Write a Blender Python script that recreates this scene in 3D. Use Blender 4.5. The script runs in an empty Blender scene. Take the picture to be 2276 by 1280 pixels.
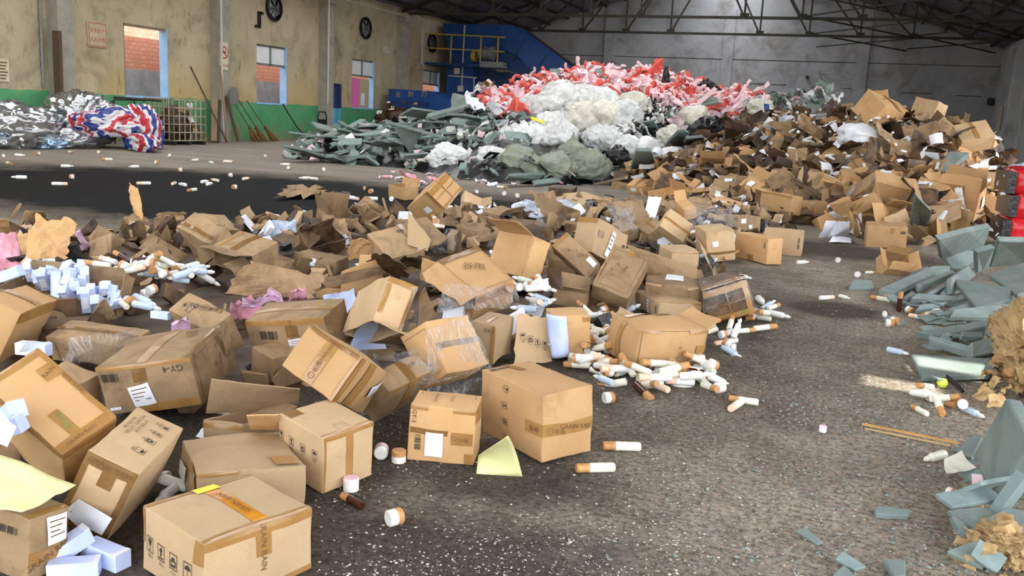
import bpy, bmesh, math, random
import numpy as np
from mathutils import Vector, Matrix, Quaternion, noise
rnd = random.Random(7)
scene = bpy.context.scene
COL = scene.collection
PI = math.pi

# ---------------------------------------------------------------- camera
cam_data = bpy.data.cameras.new('camera'); cam = bpy.data.objects.new('camera', cam_data); COL.objects.link(cam)
FPX, PW, PH = 2000.0, 2276.0, 1280.0
cam_data.sensor_width = 36.0; cam_data.lens = 36.0 * FPX / PW; cam_data.clip_end = 500
_p, _r, _y = math.radians(10.8), math.radians(3.0), math.radians(19.7)
FW = Vector((-math.sin(_y)*math.cos(_p), math.cos(_y)*math.cos(_p), -math.sin(_p)))
_rt = Vector((math.cos(_y), math.sin(_y), 0)); _up = _rt.cross(FW)
RT = _rt*math.cos(_r) + _up*math.sin(_r); UP = _up*math.cos(_r) - _rt*math.sin(_r)
EYE = Vector((0, 0, 1.2))
M = Matrix((RT, UP, -FW)).transposed().to_4x4(); M.translation = EYE
cam.matrix_world = M
scene.camera = cam

# ---------------------------------------------------------------- daylight and exposure
SUN_EL, SUN_AZ = math.radians(62), math.radians(40)      # azimuth from +X towards -Y
SUND = Vector((math.cos(SUN_EL)*math.cos(SUN_AZ), -math.cos(SUN_EL)*math.sin(SUN_AZ), math.sin(SUN_EL)))
wd = bpy.data.worlds.new('sky'); scene.world = wd; wd.use_nodes = True
_n = wd.node_tree.nodes; _n.clear()
_o = _n.new('ShaderNodeOutputWorld'); _b = _n.new('ShaderNodeBackground'); _s = _n.new('ShaderNodeTexSky')
_s.sky_type = 'NISHITA'; _s.sun_disc = False; _s.sun_elevation = SUN_EL; _s.sun_rotation = PI/2 + SUN_AZ
_s.air_density = 1.0; _s.dust_density = 3.0; _s.ozone_density = 1.0
_b.inputs['Strength'].default_value = 0.42
_h = _n.new('ShaderNodeHueSaturation'); _h.inputs['Saturation'].default_value = 0.45
_m = _n.new('ShaderNodeMix'); _m.data_type = 'RGBA'; _m.blend_type = 'MULTIPLY'; _m.inputs[0].default_value = 1.0; _m.inputs[7].default_value = (1.02, 1.0, .96, 1)
wd.node_tree.links.new(_s.outputs[0], _h.inputs['Color']); wd.node_tree.links.new(_h.outputs[0], _m.inputs[6]); wd.node_tree.links.new(_m.outputs[2], _b.inputs[0]); wd.node_tree.links.new(_b.outputs[0], _o.inputs[0])
sun = bpy.data.lights.new('sun', 'SUN'); sun.energy = 5.0; sun.angle = 0.009; sun.color = (1, .93, .82)
so = bpy.data.objects.new('sun', sun); COL.objects.link(so); so.rotation_euler = SUND.to_track_quat('Z', 'Y').to_euler()
scene.view_settings.view_transform = 'Standard'; scene.view_settings.look = 'None'
scene.view_settings.gamma = 1.0; scene.view_settings.use_curve_mapping = False
scene.view_settings.exposure = 1.4
scene.cycles.use_denoising = True
scene.cycles.max_bounces = 8; scene.cycles.diffuse_bounces = 4; scene.cycles.transparent_max_bounces = 12

# ---------------------------------------------------------------- helpers
def ray(px, py): return RT*((px-PW/2)/FPX) - UP*((py-PH/2)/FPX) + FW
def at(px, py, v=0.0):
    """a point seen at px,py: on the level z=v when v<3.2, else on the upright plane Y=v"""
    d = ray(px, py)
    t = (v-EYE.z)/d.z if v < 3.2 else v/d.y
    return EYE + d*t
def atx(px, py, X):
    d = ray(px, py); return EYE + d*(X/d.x)
def pix(P):
    q = P-EYE; z = q.dot(FW)
    return (PW/2+FPX*q.dot(RT)/z, PH/2-FPX*q.dot(UP)/z)
def inpoly(x, y, poly):
    c = False; j = len(poly)-1
    for i in range(len(poly)):
        xi, yi = poly[i]; xj, yj = poly[j]
        if (yi > y) != (yj > y) and x < (xj-xi)*(y-yi)/(yj-yi)+xi: c = not c
        j = i
    return c

class MB:
    def __init__(s): s.v = []; s.f = []
    def add(s, vs, fs):
        b = len(s.v); s.v += [tuple(v) for v in vs]; s.f += [tuple(i+b for i in f) for f in fs]; return s
    def box(s, x0, x1, y0, y1, z0, z1, R=None, c=None):
        vs = [Vector((x, y, z)) for z in (z0, z1) for y in (y0, y1) for x in (x0, x1)]
        if R is not None: vs = [R @ v for v in vs]
        if c is not None: vs = [v+c for v in vs]
        return s.add(vs, [(0, 2, 3, 1), (4, 5, 7, 6), (0, 1, 5, 4), (2, 6, 7, 3), (0, 4, 6, 2), (1, 3, 7, 5)])
    def bar(s, a, b, w, h=None):
        a, b = Vector(a), Vector(b); d = b-a; h = h or w
        q = d.to_track_quat('X', 'Z').to_matrix()
        return s.box(0, d.length, -w/2, w/2, -h/2, h/2, q, a)
    def tube(s, pts, r, n=8, caps=True):
        pts = [Vector(p) for p in pts]; rs = r if isinstance(r, (list, tuple)) else [r]*len(pts)
        b = len(s.v); up = None
        for i, p in enumerate(pts):
            d = (pts[min(i+1, len(pts)-1)]-pts[max(i-1, 0)]).normalized()
            if up is None: up = d.orthogonal().normalized()
            u = (up-d*up.dot(d)); u = u.normalized() if u.length > 1e-6 else d.orthogonal().normalized(); up = u
            w = d.cross(u)
            for k in range(n):
                a = 2*PI*k/n; s.v.append(tuple(p+(u*math.cos(a)+w*math.sin(a))*rs[i]))
        for i in range(len(pts)-1):
            for k in range(n):
                k2 = (k+1) % n; s.f.append((b+i*n+k, b+i*n+k2, b+(i+1)*n+k2, b+(i+1)*n+k))
        if caps:
            s.f.append(tuple(b+k for k in reversed(range(n)))); s.f.append(tuple(b+(len(pts)-1)*n+k for k in range(n)))
        return s
    def lathe(s, prof, n=16, R=None, c=None):
        b = len(s.v)
        for r, z in prof:
            for k in range(n):
                v = Vector((r*math.cos(2*PI*k/n), r*math.sin(2*PI*k/n), z))
                if R is not None: v = R @ v
                if c is not None: v = v+c
                s.v.append(tuple(v))
        m = len(prof)
        for i in range(m-1):
            for k in range(n):
                k2 = (k+1) % n; s.f.append((b+i*n+k, b+i*n+k2, b+(i+1)*n+k2, b+(i+1)*n+k))
        s.f.append(tuple(b+k for k in reversed(range(n)))); s.f.append(tuple(b+(m-1)*n+k for k in range(n)))
        return s
    def prism(s, pts, off):
        n = len(pts); b = [Vector(p)+Vector(off) for p in pts]
        fs = [tuple(range(n)), tuple(n+i for i in reversed(range(n)))]
        fs += [(i, i+n, (i+1) % n+n, (i+1) % n) for i in range(n)]
        return s.add(list(pts)+b, fs)
    def mesh(s, name, m, smooth=False):
        me = bpy.data.meshes.new(name); me.from_pydata(s.v, [], s.f); me.validate()
        if m is not None: me.materials.append(m)
        if smooth: me.shade_smooth()
        return me
    def build(s, name, m, parent=None, smooth=False):
        return link(name, s.mesh(name, m, smooth), parent)
def link(name, me, parent=None):
    o = bpy.data.objects.new(name, me); COL.objects.link(o)
    if parent is not None: o.parent = parent
    return o
def tag(o, label=None, cat=None, group=None, kind=None):
    for k, v in (('label', label), ('category', cat), ('group', group), ('kind', kind)):
        if v: o[k] = v
    return o
def empty(name, loc=(0, 0, 0), q=None):
    o = bpy.data.objects.new(name, None); COL.objects.link(o); o.empty_display_size = .1; o.location = loc
    if q is not None: o.rotation_mode = 'QUATERNION'; o.rotation_quaternion = q
    return o
def struct(mb, name, m, smooth=False): return tag(mb.build(name, m, None, smooth), kind='structure')
def copy_tree(o):
    c = o.copy(); COL.objects.link(c)
    for ch in o.children:
        d = ch.copy(); COL.objects.link(d); d.parent = c
        for g in ch.children:
            e = g.copy(); COL.objects.link(e); e.parent = d
    return c
def bevel(o, w=.004, seg=2):
    m = o.modifiers.new('bevel', 'BEVEL'); m.width = w; m.segments = seg; m.limit_method = 'ANGLE'; return o
def solid(o, t=.006, off=-1):
    m = o.modifiers.new('solid', 'SOLIDIFY'); m.thickness = t; m.offset = off; return o

# ---------------------------------------------------------------- materials
def srgb(c):
    if isinstance(c, str): c = tuple(int(c[i:i+2], 16)/255 for i in (0, 2, 4))
    return tuple(x/12.92 if x <= .04045 else ((x+.055)/1.055)**2.4 for x in c)
class NT:
    def __init__(s, name):
        s.m = bpy.data.materials.new(name); s.m.use_nodes = True; s.t = s.m.node_tree; s.n = s.t.nodes
        s.b = s.n['Principled BSDF']; s.out = s.n['Material Output']; s.tc = s.n.new('ShaderNodeTexCoord')
    def L(s, a, b): s.t.links.new(a, b)
    def new(s, t, **k):
        n = s.n.new(t)
        for a, v in k.items(): setattr(n, a, v)
        return n
    def noise(s, scale, detail=4, rough=.6, vec=None, stretch=None, dist=0):
        n = s.new('ShaderNodeTexNoise'); n.inputs['Scale'].default_value = scale; n.inputs['Detail'].default_value = detail
        n.inputs['Roughness'].default_value = rough; n.inputs['Distortion'].default_value = dist
        v = vec or s.tc.outputs['Object']
        if stretch:
            mp = s.new('ShaderNodeMapping'); mp.inputs['Scale'].default_value = stretch; s.L(v, mp.inputs[0]); v = mp.outputs[0]
        s.L(v, n.inputs['Vector']); return n.outputs[0]
    def ramp(s, x, stops):
        r = s.new('ShaderNodeValToRGB'); e = r.color_ramp.elements
        while len(e) < len(stops): e.new(.5)
        for el, (p, c) in zip(e, stops):
            el.position = p; el.color = (*(srgb(c) if isinstance(c, str) else (c, c, c)), 1)
        s.L(x, r.inputs[0]); return r.outputs[0]
    def mix(s, f, a, b, mode='MIX'):
        n = s.new('ShaderNodeMix', data_type='RGBA', blend_type=mode)
        for i, x in ((0, f), (6, a), (7, b)):
            if isinstance(x, (int, float)): n.inputs[i].default_value = x
            elif isinstance(x, str): n.inputs[i].default_value = (*srgb(x), 1)
            elif isinstance(x, tuple): n.inputs[i].default_value = (*x, 1)
            else: s.L(x, n.inputs[i])
        return n.outputs[2]
    def math(s, op, a, b=0.0, c=None, clamp=False):
        n = s.new('ShaderNodeMath', operation=op, use_clamp=clamp)
        for i, x in enumerate((a, b) if c is None else (a, b, c)):
            if isinstance(x, (int, float)): n.inputs[i].default_value = x
            else: s.L(x, n.inputs[i])
        return n.outputs[0]
    def vary(s, col, amt=.18):
        oi = s.new('ShaderNodeObjectInfo'); mr = s.new('ShaderNodeMapRange')
        mr.inputs[3].default_value = 1-amt; mr.inputs[4].default_value = 1+amt*.6; s.L(oi.outputs['Random'], mr.inputs[0])
        h = s.new('ShaderNodeHueSaturation'); s.L(mr.outputs[0], h.inputs['Value']); s.L(col, h.inputs['Color']); return h.outputs[0]
    def bump(s, h, strength=.3, dist=.01):
        b = s.new('ShaderNodeBump'); b.inputs['Strength'].default_value = strength; b.inputs['Distance'].default_value = dist
        s.L(h, b.inputs['Height']); s.L(b.outputs[0], s.b.inputs['Normal'])
    def col(s, c):
        if isinstance(c, str): s.b.inputs['Base Color'].default_value = (*srgb(c), 1)
        else: s.L(c, s.b.inputs['Base Color'])
        return s
    def set(s, rough=.8, metal=0, spec=None):
        s.b.inputs['Roughness'].default_value = rough; s.b.inputs['Metallic'].default_value = metal
        if spec is not None: s.b.inputs['Specular IOR Level'].default_value = spec
        return s.m
def simple(name, a, b=None, scale=6, rough=.8, metal=0, bump=0, bdist=.01, vary=0, lo=.35, hi=.65, detail=4, spec=None, stretch=None, bscale=None):
    t = NT(name); n = t.noise(scale, detail, stretch=stretch)
    c = t.ramp(n, [(lo, a), (hi, b or a)])
    if vary: c = t.vary(c, vary)
    t.col(c)
    if bump: t.bump(t.noise(bscale or scale*3, detail, stretch=stretch), bump, bdist)
    return t.set(rough, metal, spec)
def cardboard(name, a, b, stain, slo, shi, rough=.82):
    t = NT(name)
    c = t.ramp(t.noise(3.0, 3), [(.3, a), (.7, b)])
    c = t.mix(t.math('MULTIPLY', t.noise(60, 2, stretch=(1, 14, 1)), .22), c, a, 'MULTIPLY')
    st = t.ramp(t.noise(4.2, 6, .7, dist=.6), [(slo, 0.0), (shi, 1.0)])
    c = t.mix(st, c, stain); c = t.vary(c, .2); t.col(c)
    t.bump(t.math('ADD', t.math('MULTIPLY', t.noise(35, 3, stretch=(1, 6, 1)), .4), t.noise(7, 5, .6, dist=.8)), .3, .012)
    return t.set(rough)
MT = {}
MT['kraft'] = cardboard('kraft_board', 'b99e7a', 'c8ab85', '84694a', .55, .85)
MT['kraft_warm'] = cardboard('warm_kraft_board', 'c19a69', 'cfa878', '8a6640', .55, .85)
MT['kraft_worn'] = cardboard('worn_kraft_board', '9c8261', 'b0936e', '54402a', .45, .75)
MT['kraft_wet'] = cardboard('wet_kraft_board', '735438', '8d6c47', '2a1e15', .36, .62, .6)
MT['kraft_dark'] = cardboard('soaked_kraft_board', '4a3422', '6d4c2e', '1c140e', .35, .65, .5)
MT['tape'] = simple('brown_tape', '97703f', 'a67e4c', 14, .22, spec=.6, bump=.2, bdist=.003)
MT['tape_dark'] = simple('dark_brown_tape', '74552f', '84633a', 14, .2, spec=.6, bump=.2, bdist=.003)
MT['orange_tape'] = simple('orange_tape', 'c27a12', 'd8941c', 12, .18, spec=.6, bump=.3, bdist=.003)
MT['yellow_tape'] = simple('yellow_label', 'e8dc28', 'f2e63c', 12, .3)
MT['ink'] = simple('black_ink', '2e2820', '40382c', 20, .8)
MT['ink_faint'] = simple('faded_brown_ink', '684b2c', '765636', 20, .85)
MT['ink_green'] = simple('green_print', '5f8a50', '6a9458', 20, .8)
MT['white_label'] = simple('white_label_paper', 'e2e6ee', 'eef0f4', 8, .55)
MT['paper'] = simple('white_paper', 'dfe3ee', 'eceef4', 6, .6, vary=.1)
MT['paper_blue'] = simple('pale_blue_paper', 'b9c8f0', 'cdd8f6', 6, .55, vary=.08)
MT['paper_yellow'] = simple('pale_yellow_paper', 'dfdc9a', 'e8e6aa', 5, .65)
MT['foam'] = simple('grey_green_foam', '6c7a76', '828f8a', 5, .9, vary=.15, bump=.25, bdist=.004, bscale=60)
MT['foam_light'] = simple('light_blue_grey_foam', '788a88', '8a9a97', 5, .9, vary=.12, bump=.25, bdist=.004, bscale=60)
MT['pink_foam'] = simple('pale_pink_foam', 'ecc8d0', 'f6e0e5', 8, .75, vary=.12)
MT['red_net'] = simple('coral_red_netting', 'de5449', 'ea7468', 30, .6, vary=.12, bump=.4, bdist=.01)
MT['rose'] = simple('rose_pink_wrap', 'd88a9c', 'e6a6b6', 10, .5, vary=.1, bump=.3)
MT['white_plastic'] = simple('white_plastic', 'dfe0dc', 'e8e8e4', 6, .35, vary=.05)
MT['cream_plastic'] = simple('cream_plastic', 'e2dfcc', 'eae8d8', 6, .35, vary=.05)
MT['blue_plastic'] = simple('pale_blue_plastic', 'b4c6d8', 'c6d4e2', 6, .3)
MT['green_plastic'] = simple('pale_green_plastic', 'c2caba', 'd0d6c8', 6, .3)
MT['brown_glass'] = simple('brown_glass', '3a1a10', '4a2216', 6, .12)
MT['wood_cap'] = simple('wooden_cap', 'b07c4c', 'c8965e', 9, .5, vary=.15, stretch=(6, 6, 1))
MT['peach_cap'] = simple('peach_cap', 'e6bea2', 'eecdb4', 9, .45)
MT['black_plastic'] = simple('black_plastic_bag', '121214', '1e1e22', 8, .3, bump=.6, bdist=.02, bscale=14)
MT['sage_sack'] = simple('sage_woven_sack', '7b8272', '8e9484', 7, .6, vary=.1, bump=.35, bdist=.01, bscale=22)
MT['foil'] = simple('silver_foil', 'b8bcc0', 'd8dade', 6, .22, metal=.9, bump=.5, bdist=.02, bscale=12)
MT['foil_blue'] = simple('pale_blue_foil', '8fb4d8', 'b8d0e8', 6, .25, metal=.8, bump=.5, bdist=.02, bscale=12)
MT['red_wrap'] = simple('red_plastic_wrap', 'c01420', 'd82430', 5, .28, bump=.4, bdist=.02, bscale=9)
MT['stick'] = simple('bamboo_stick', 'b88a4e', 'cfa262', 10, .6, stretch=(1, 1, 12))
MT['old_wood'] = simple('weathered_wood', '7c6a54', '978369', 8, .8, stretch=(6, 6, 1))
MT['dark_wood'] = simple('dark_wood', '4a3b2d', '5e4a38', 8, .8, stretch=(6, 6, 1))
MT['straw'] = simple('broom_straw', '6e5030', '94703f', 40, .9, stretch=(8, 8, 1), bump=.6)
MT['kraft_paper'] = simple('crumpled_kraft_paper', 'a88a5e', 'c0a272', 7, .8, vary=.15, bump=.3)
MT['steel_cage'] = simple('dirty_galvanised_steel', '9a927c', 'b5ac94', 12, .5, metal=.4)
MT['blue_paint'] = simple('blue_machine_paint', '0c3c7c', '164c94', 2.5, .45, bump=.1)
MT['blue_dark'] = simple('dark_blue_machine_paint', '0c2f5e', '143c74', 2.5, .5)
MT['yellow_paint'] = simple('yellow_rail_paint', '9d8d3c', 'b5a24a', 8, .5)
MT['grey_metal'] = simple('grey_metal', '77787a', '8c8d8e', 8, .45, metal=.3)
MT['white_pipe'] = simple('white_conduit', 'b9bab6', 'c9cac6', 5, .5)
MT['belt'] = simple('brown_rubber_belt', '33201a', '46302a', 6, .8)
MT['dark_steel'] = simple('dark_rusty_steel', '26241f', '3a352c', 5, .7, metal=.2)
MT['fan_black'] = simple('black_fan_metal', '16161a', '24242a', 5, .5, metal=.3)
MT['concrete'] = simple('grey_concrete_column', '8f8c82', 'a39f93', 3, .9, bump=.2)
MT['sign_white'] = simple('white_sign_board', 'c8c0a8', 'd6cfba', 6, .6)
MT['sign_red'] = simple('red_sign_paint', 'a83a34', 'b84a42', 8, .6)
MT['dusty_sign'] = simple('dusty_sign_board', 'b6a88a', 'c2b596', 6, .7)
MT['magenta'] = simple('pink_board', 'ee6cc0', 'f47ccc', 5, .5)
MT['lime'] = simple('lime_ball', 'c6dc3a', 'd2e85a', 5, .4)
MT['teal_tube'] = simple('turquoise_tube', '79c2cc', '8ad0d8', 5, .35)
MT['sky_lit_trim'] = simple('sky_lit_blue_trim', '8fbfe8', 'a6cdf0', 3, .5)  # blue carries the sky light on the window reveals
MT['blue_door'] = simple('blue_door_paint', '4fa8d0', '62b6da', 4, .5)
MT['glass_white'] = simple('frosted_window_glass', 'dfe6ec', 'eef2f6', 3, .2)
# clear bag: white film that lets some light through
def bagmat(name, a, b, alpha):
    t = NT(name); t.col(t.vary(t.ramp(t.noise(5, 4), [(.35, a), (.65, b)]), .1))
    t.bump(t.noise(5, 5, .6, dist=2.2), .8, .06)
    t.b.inputs['Subsurface Weight'].default_value = 0
    tr = t.new('ShaderNodeBsdfTransparent'); mx = t.new('ShaderNodeMixShader')
    f = t.ramp(t.noise(7, 3, dist=1), [(.35, alpha), (.7, 1.0)])
    t.L(f, mx.inputs[0]); t.L(tr.outputs[0], mx.inputs[1]); t.L(t.b.outputs[0], mx.inputs[2]); t.L(mx.outputs[0], t.out.inputs[0])
    return t.set(.14, 0, .9)
MT['clear_bag'] = bagmat('cloudy_clear_plastic', 'd6d9da', 'f0f1f1', .93)
MT['milky_bag'] = bagmat('milky_yellowish_plastic', 'd4d1c2', 'e8e5d8', .93)
MT['pink_bag'] = bagmat('pink_clear_plastic', 'e2b4d8', 'ecc8e2', .6)
MT['blue_bag'] = bagmat('pale_blue_film', 'c2d2ea', 'd8e4f4', .5)
t = NT('clear_stretch_film'); t.col('e8ecf4'); t.bump(t.noise(12, 6, .7, stretch=(1, 9, 1), dist=.8), .9, .02)
_tr = t.new('ShaderNodeBsdfTransparent'); _mx = t.new('ShaderNodeMixShader')
t.L(t.ramp(t.noise(9, 6, .7, stretch=(1, 8, 1), dist=1.5), [(.46, .05), (.72, .72)]), _mx.inputs[0])
t.L(_tr.outputs[0], _mx.inputs[1]); t.L(t.b.outputs[0], _mx.inputs[2]); t.L(_mx.outputs[0], t.out.inputs[0]); MT['film'] = t.set(.12, 0, .9)
# striped woven tarpaulin
t = NT('red_white_blue_tarpaulin'); w = t.new('ShaderNodeTexWave', wave_type='BANDS', bands_direction='X'); w.wave_profile = 'SAW'
w.inputs['Scale'].default_value = 1.05; w.inputs['Distortion'].default_value = .25; w.inputs['Detail'].default_value = 1
t.L(t.tc.outputs['Object'], w.inputs['Vector'])
r = t.ramp(w.outputs[0], [(0, 'd8d8dc'), (.22, 'b8303a'), (.5, 'd8d8dc'), (.68, '2c3a86')]); r.node.color_ramp.interpolation = 'CONSTANT'
t.col(r); t.bump(t.noise(9, 4), .5, .03); MT['tarp'] = t.set(.45)

# walls: weathered plaster above a green painted dado
def wallmat(name, a, b, dado=None):
    t = NT(name); g = t.new('ShaderNodeNewGeometry'); sx = t.new('ShaderNodeSeparateXYZ'); t.L(g.outputs['Position'], sx.inputs[0])
    P = g.outputs['Position']; z = sx.outputs[2]
    c = t.ramp(t.noise(.55, 6, .65, P), [(.3, a), (.68, b)])
    c = t.mix(t.ramp(t.noise(.8, 7, .7, P, dist=.5), [(.5, 0.0), (.75, .85)]), c, '6a6050')
    c = t.mix(t.ramp(t.noise(7, 4, .7, P, stretch=(1, 1, .25)), [(.62, 0.0), (.8, .5)]), c, '4a453c')
    if dado:
        lo = t.mix(t.ramp(t.noise(.9, 5, .6, P), [(.45, 0.0), (.66, .55)]), c, 'b9a45e')
        warm = t.math('MULTIPLY', t.math('SUBTRACT', 1.0, t.math('MULTIPLY', t.math('ABSOLUTE', t.math('SUBTRACT', z, 1.3)), .7), clamp=True), t.ramp(t.noise(.35, 3, .5, P), [(.35, 0.0), (.6, .7)]))
        c = t.mix(warm, c, 'c2a86e')
        edge = t.math('ADD', z, t.math('MULTIPLY', t.noise(3, 4, .6, P), .12))
        f = t.math('LESS_THAN', edge, 1.27)
        gr = t.ramp(t.noise(.8, 5, .6, P), [(.3, '3f8a5c'), (.62, '5aa472'), (.8, '9aa860')])
        peel = t.ramp(t.math('SUBTRACT', t.noise(2.6, 6, .75, P, stretch=(1, 1, .5)), t.math('MULTIPLY', z, .28)), [(.38, 0.0), (.52, 1.0)])
        gr = t.mix(peel, gr, '8c8464')
        c = t.mix(f, c, gr)
        c = t.mix(t.ramp(t.noise(5, 5, .7, P, stretch=(1, 1, .3)), [(.6, 0.0), (.72, .7)]), c, '57503f')
    t.col(c); t.bump(t.noise(8, 6, .7, P), .35, .02); return t.set(.9)
MT['wall_left'] = wallmat('stained_plaster_with_green_dado', 'a89c82', 'c6ba9e', True)
MT['wall_back'] = wallmat('weathered_grey_plaster', '9598a0', 'b4b6bc')
MT['wall_right'] = wallmat('whitewashed_plaster', 'a9abb0', 'c3c5c8')
t = NT('red_brick'); br = t.new('ShaderNodeTexBrick'); g = t.new('ShaderNodeNewGeometry'); mp = t.new('ShaderNodeMapping')  # brick and render colours lightened to stand in for outdoor sun
mp.inputs['Rotation'].default_value = (0, PI/2, PI/2)
sx = t.new('ShaderNodeSeparateXYZ'); cx = t.new('ShaderNodeCombineXYZ'); t.L(g.outputs['Position'], sx.inputs[0]); t.L(sx.outputs[1], cx.inputs[0]); t.L(sx.outputs[2], cx.inputs[1])
t.L(cx.outputs[0], br.inputs['Vector'])
br.inputs['Scale'].default_value = 2.1; br.inputs['Color1'].default_value = (*srgb('e09a84'), 1); br.inputs['Color2'].default_value = (*srgb('ecb09c'), 1); br.inputs['Mortar'].default_value = (*srgb('b08a80'), 1)
br.inputs['Mortar Size'].default_value = .02
e = t.math('ADD', sx.outputs[2], t.math('MULTIPLY', t.noise(3, 4, .6, g.outputs['Position']), .15))
t.col(t.mix(t.math('LESS_THAN', e, 2.04), t.mix(t.ramp(t.noise(5, 4, .6, g.outputs['Position']), [(.4, 0.0), (.7, .5)]), br.outputs[0], 'cfa89c'), t.ramp(t.noise(2.5, 5, .6, g.outputs['Position']), [(.3, '8c96aa'), (.7, 'bcc4d2')])))
MT['brick'] = t.set(.9)

# ground: trampled dirt with a black wet zone, oil stains and grit
t = NT('trampled_dirt_floor'); g = t.new('ShaderNodeNewGeometry'); P = g.outputs['Position']; sx = t.new('ShaderNodeSeparateXYZ'); t.L(P, sx.inputs[0])
base = t.ramp(t.noise(1.3, 7, .7, P), [(.28, '978a79'), (.5, 'b5a895'), (.72, 'ccbfab')])
fine = t.noise(45, 5, .75, P)
base = t.mix(t.ramp(fine, [(.38, .75), (.56, 0.0)]), base, '40382f')
base = t.mix(t.ramp(t.noise(9, 6, .75, P, dist=.6), [(.36, .4), (.5, 0.0)]), base, '4a4238')
base = t.mix(t.ramp(t.noise(90, 3, .8, P), [(.66, 0.0), (.74, .8)]), base, 'd2cabb')
base = t.mix(t.ramp(t.noise(1.7, 6, .7, P, dist=.8), [(.56, 0.0), (.7, .6)]), base, '686c66')
def blob(cx, cy, rx, ry, soft=.35, ns=2.2, na=.9):
    a = t.math('DIVIDE', t.math('SUBTRACT', sx.outputs[0], cx), rx); b = t.math('DIVIDE', t.math('SUBTRACT', sx.outputs[1], cy), ry)
    d = t.math('SQRT', t.math('ADD', t.math('MULTIPLY', a, a), t.math('MULTIPLY', b, b)))
    d = t.math('ADD', d, t.math('MULTIPLY', t.math('SUBTRACT', t.noise(ns, 6, .7, P), .5), na))
    m = t.new('ShaderNodeMapRange'); m.inputs[1].default_value = 1+soft/2; m.inputs[2].default_value = 1-soft/2; t.L(d, m.inputs[0]); return m.outputs[0]
mr = t.new('ShaderNodeMapRange'); mr.inputs[1].default_value = 10.5; mr.inputs[2].default_value = 14; t.L(t.math('ADD', sx.outputs[1], t.math('MULTIPLY', t.noise(.5, 5, .7, P, stretch=(.4, 2.2, 1)), 1.0)), mr.inputs[0])
base = t.mix(mr.outputs[0], base, t.ramp(t.noise(.9, 6, .7, P, stretch=(.35, 1.6, 1)), [(.3, '847b70'), (.7, 'a49b8f')]))
wet = blob(-7.6, 10.0, 5.6, 3.3, .5, 1.1, .8)
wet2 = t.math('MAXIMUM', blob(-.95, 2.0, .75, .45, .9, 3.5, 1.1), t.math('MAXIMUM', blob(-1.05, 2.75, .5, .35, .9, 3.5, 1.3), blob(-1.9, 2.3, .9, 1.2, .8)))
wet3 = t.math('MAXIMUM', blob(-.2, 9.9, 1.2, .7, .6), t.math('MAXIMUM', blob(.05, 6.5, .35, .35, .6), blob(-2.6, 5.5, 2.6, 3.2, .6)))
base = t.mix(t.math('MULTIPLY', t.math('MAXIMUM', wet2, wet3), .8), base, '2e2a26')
strk = t.ramp(t.noise(2.2, 6, .75, P, stretch=(.25, 2.5, 1)), [(.42, '0b0b0d'), (.64, '161518'), (.84, '4a4744')])
base = t.mix(wet, base, strk)
t.col(base); t.b.inputs['Specular IOR Level'].default_value = .12
rr = t.new('ShaderNodeMapRange'); rr.inputs[3].default_value = .92; rr.inputs[4].default_value = .72; t.L(wet, rr.inputs[0]); t.L(rr.outputs[0], t.b.inputs['Roughness'])
t.bump(t.math('ADD', t.noise(30, 6, .75, P), t.math('MULTIPLY', t.noise(6, 5, .7, P), 1.2)), .9, .03)
MT['floor'] = t.m
t = NT('corrugated_roof_sheet'); w = t.new('ShaderNodeTexWave', bands_direction='Y'); w.inputs['Scale'].default_value = 2.6; g = t.new('ShaderNodeNewGeometry'); t.L(g.outputs['Position'], w.inputs['Vector'])
t.col(t.ramp(t.noise(1.2, 5, .6, g.outputs['Position']), [(.3, '6a6270'), (.7, '8a8290')])); t.bump(w.outputs[0], .8, .04); MT['roof'] = t.set(.7)
MT['pebble'] = simple('pale_grit', '6a6055', 'd2c9ba', 70, .9, lo=.36, hi=.68, detail=1)
MT['crumb'] = simple('foam_crumb', '4e5650', '98a098', 70, .9, lo=.34, hi=.68, detail=1)

# ---------------------------------------------------------------- the shed
XL, XR, YB = -17.9, 6.1, 46.8
struct(MB().box(-90, 90, -60, 110, -.3, 0), 'floor', MT['floor'])
def wall_x(name, x, th, y0, y1, z1, holes, m):
    ys = sorted({y0, y1, *[h[0] for h in holes], *[h[1] for h in holes]}); zs = sorted({0, z1, *[h[2] for h in holes], *[h[3] for h in holes]})
    mb = MB()
    for i in range(len(ys)-1):
        for k in range(len(zs)-1):
            cy, cz = (ys[i]+ys[i+1])/2, (zs[k]+zs[k+1])/2
            if any(h[0] < cy < h[1] and h[2] < cz < h[3] for h in holes): continue
            mb.box(x-th, x, ys[i], ys[i+1], zs[k], zs[k+1])
    return struct(mb, name, m)
WIN = [(19.13, 20.75, 1.2, 3.05), (24.8, 26.46, 1.2, 3.04), (30.75, 32.45, 1.2, 3.03), (36.9, 38.65, 1.2, 3.02)]
DOOR = (29.3, 30.0, 0, 2.04)
wall_x('wall_left', XL, .24, -8, YB, 5.4, WIN+[DOOR], MT['wall_left'])
struct(MB().box(XL-1.75, XL-1.55, 8, YB+3, 0, 3.9), 'wall_outside', MT['brick'])
mb = MB().box(XL, XR, YB, YB+.24, 0, 5.4).prism([Vector((XL, YB, 5.4)), Vector((XR, YB, 5.4)), Vector((-5.9, YB, 9.3))], (0, .24, 0))
struct(mb, 'wall_back', MT['wall_back'])
struct(MB().box(XR, XR+.24, 28, YB, 0, 5.4), 'wall_right', MT['wall_right'])
n = 0
for y in (11.1, 16.95, 22.8, 28.65, 34.55, 40.6):
    struct(MB().box(XL, XL+.34, y-.24, y+.24, 0, 5.1).box(XL, XL+.42, y-.3, y+.3, 4.75, 4.9).box(XL, XL+.42, y-.3, y+.3, 4.98, 5.12), 'pillar', MT['concrete'])
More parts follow.
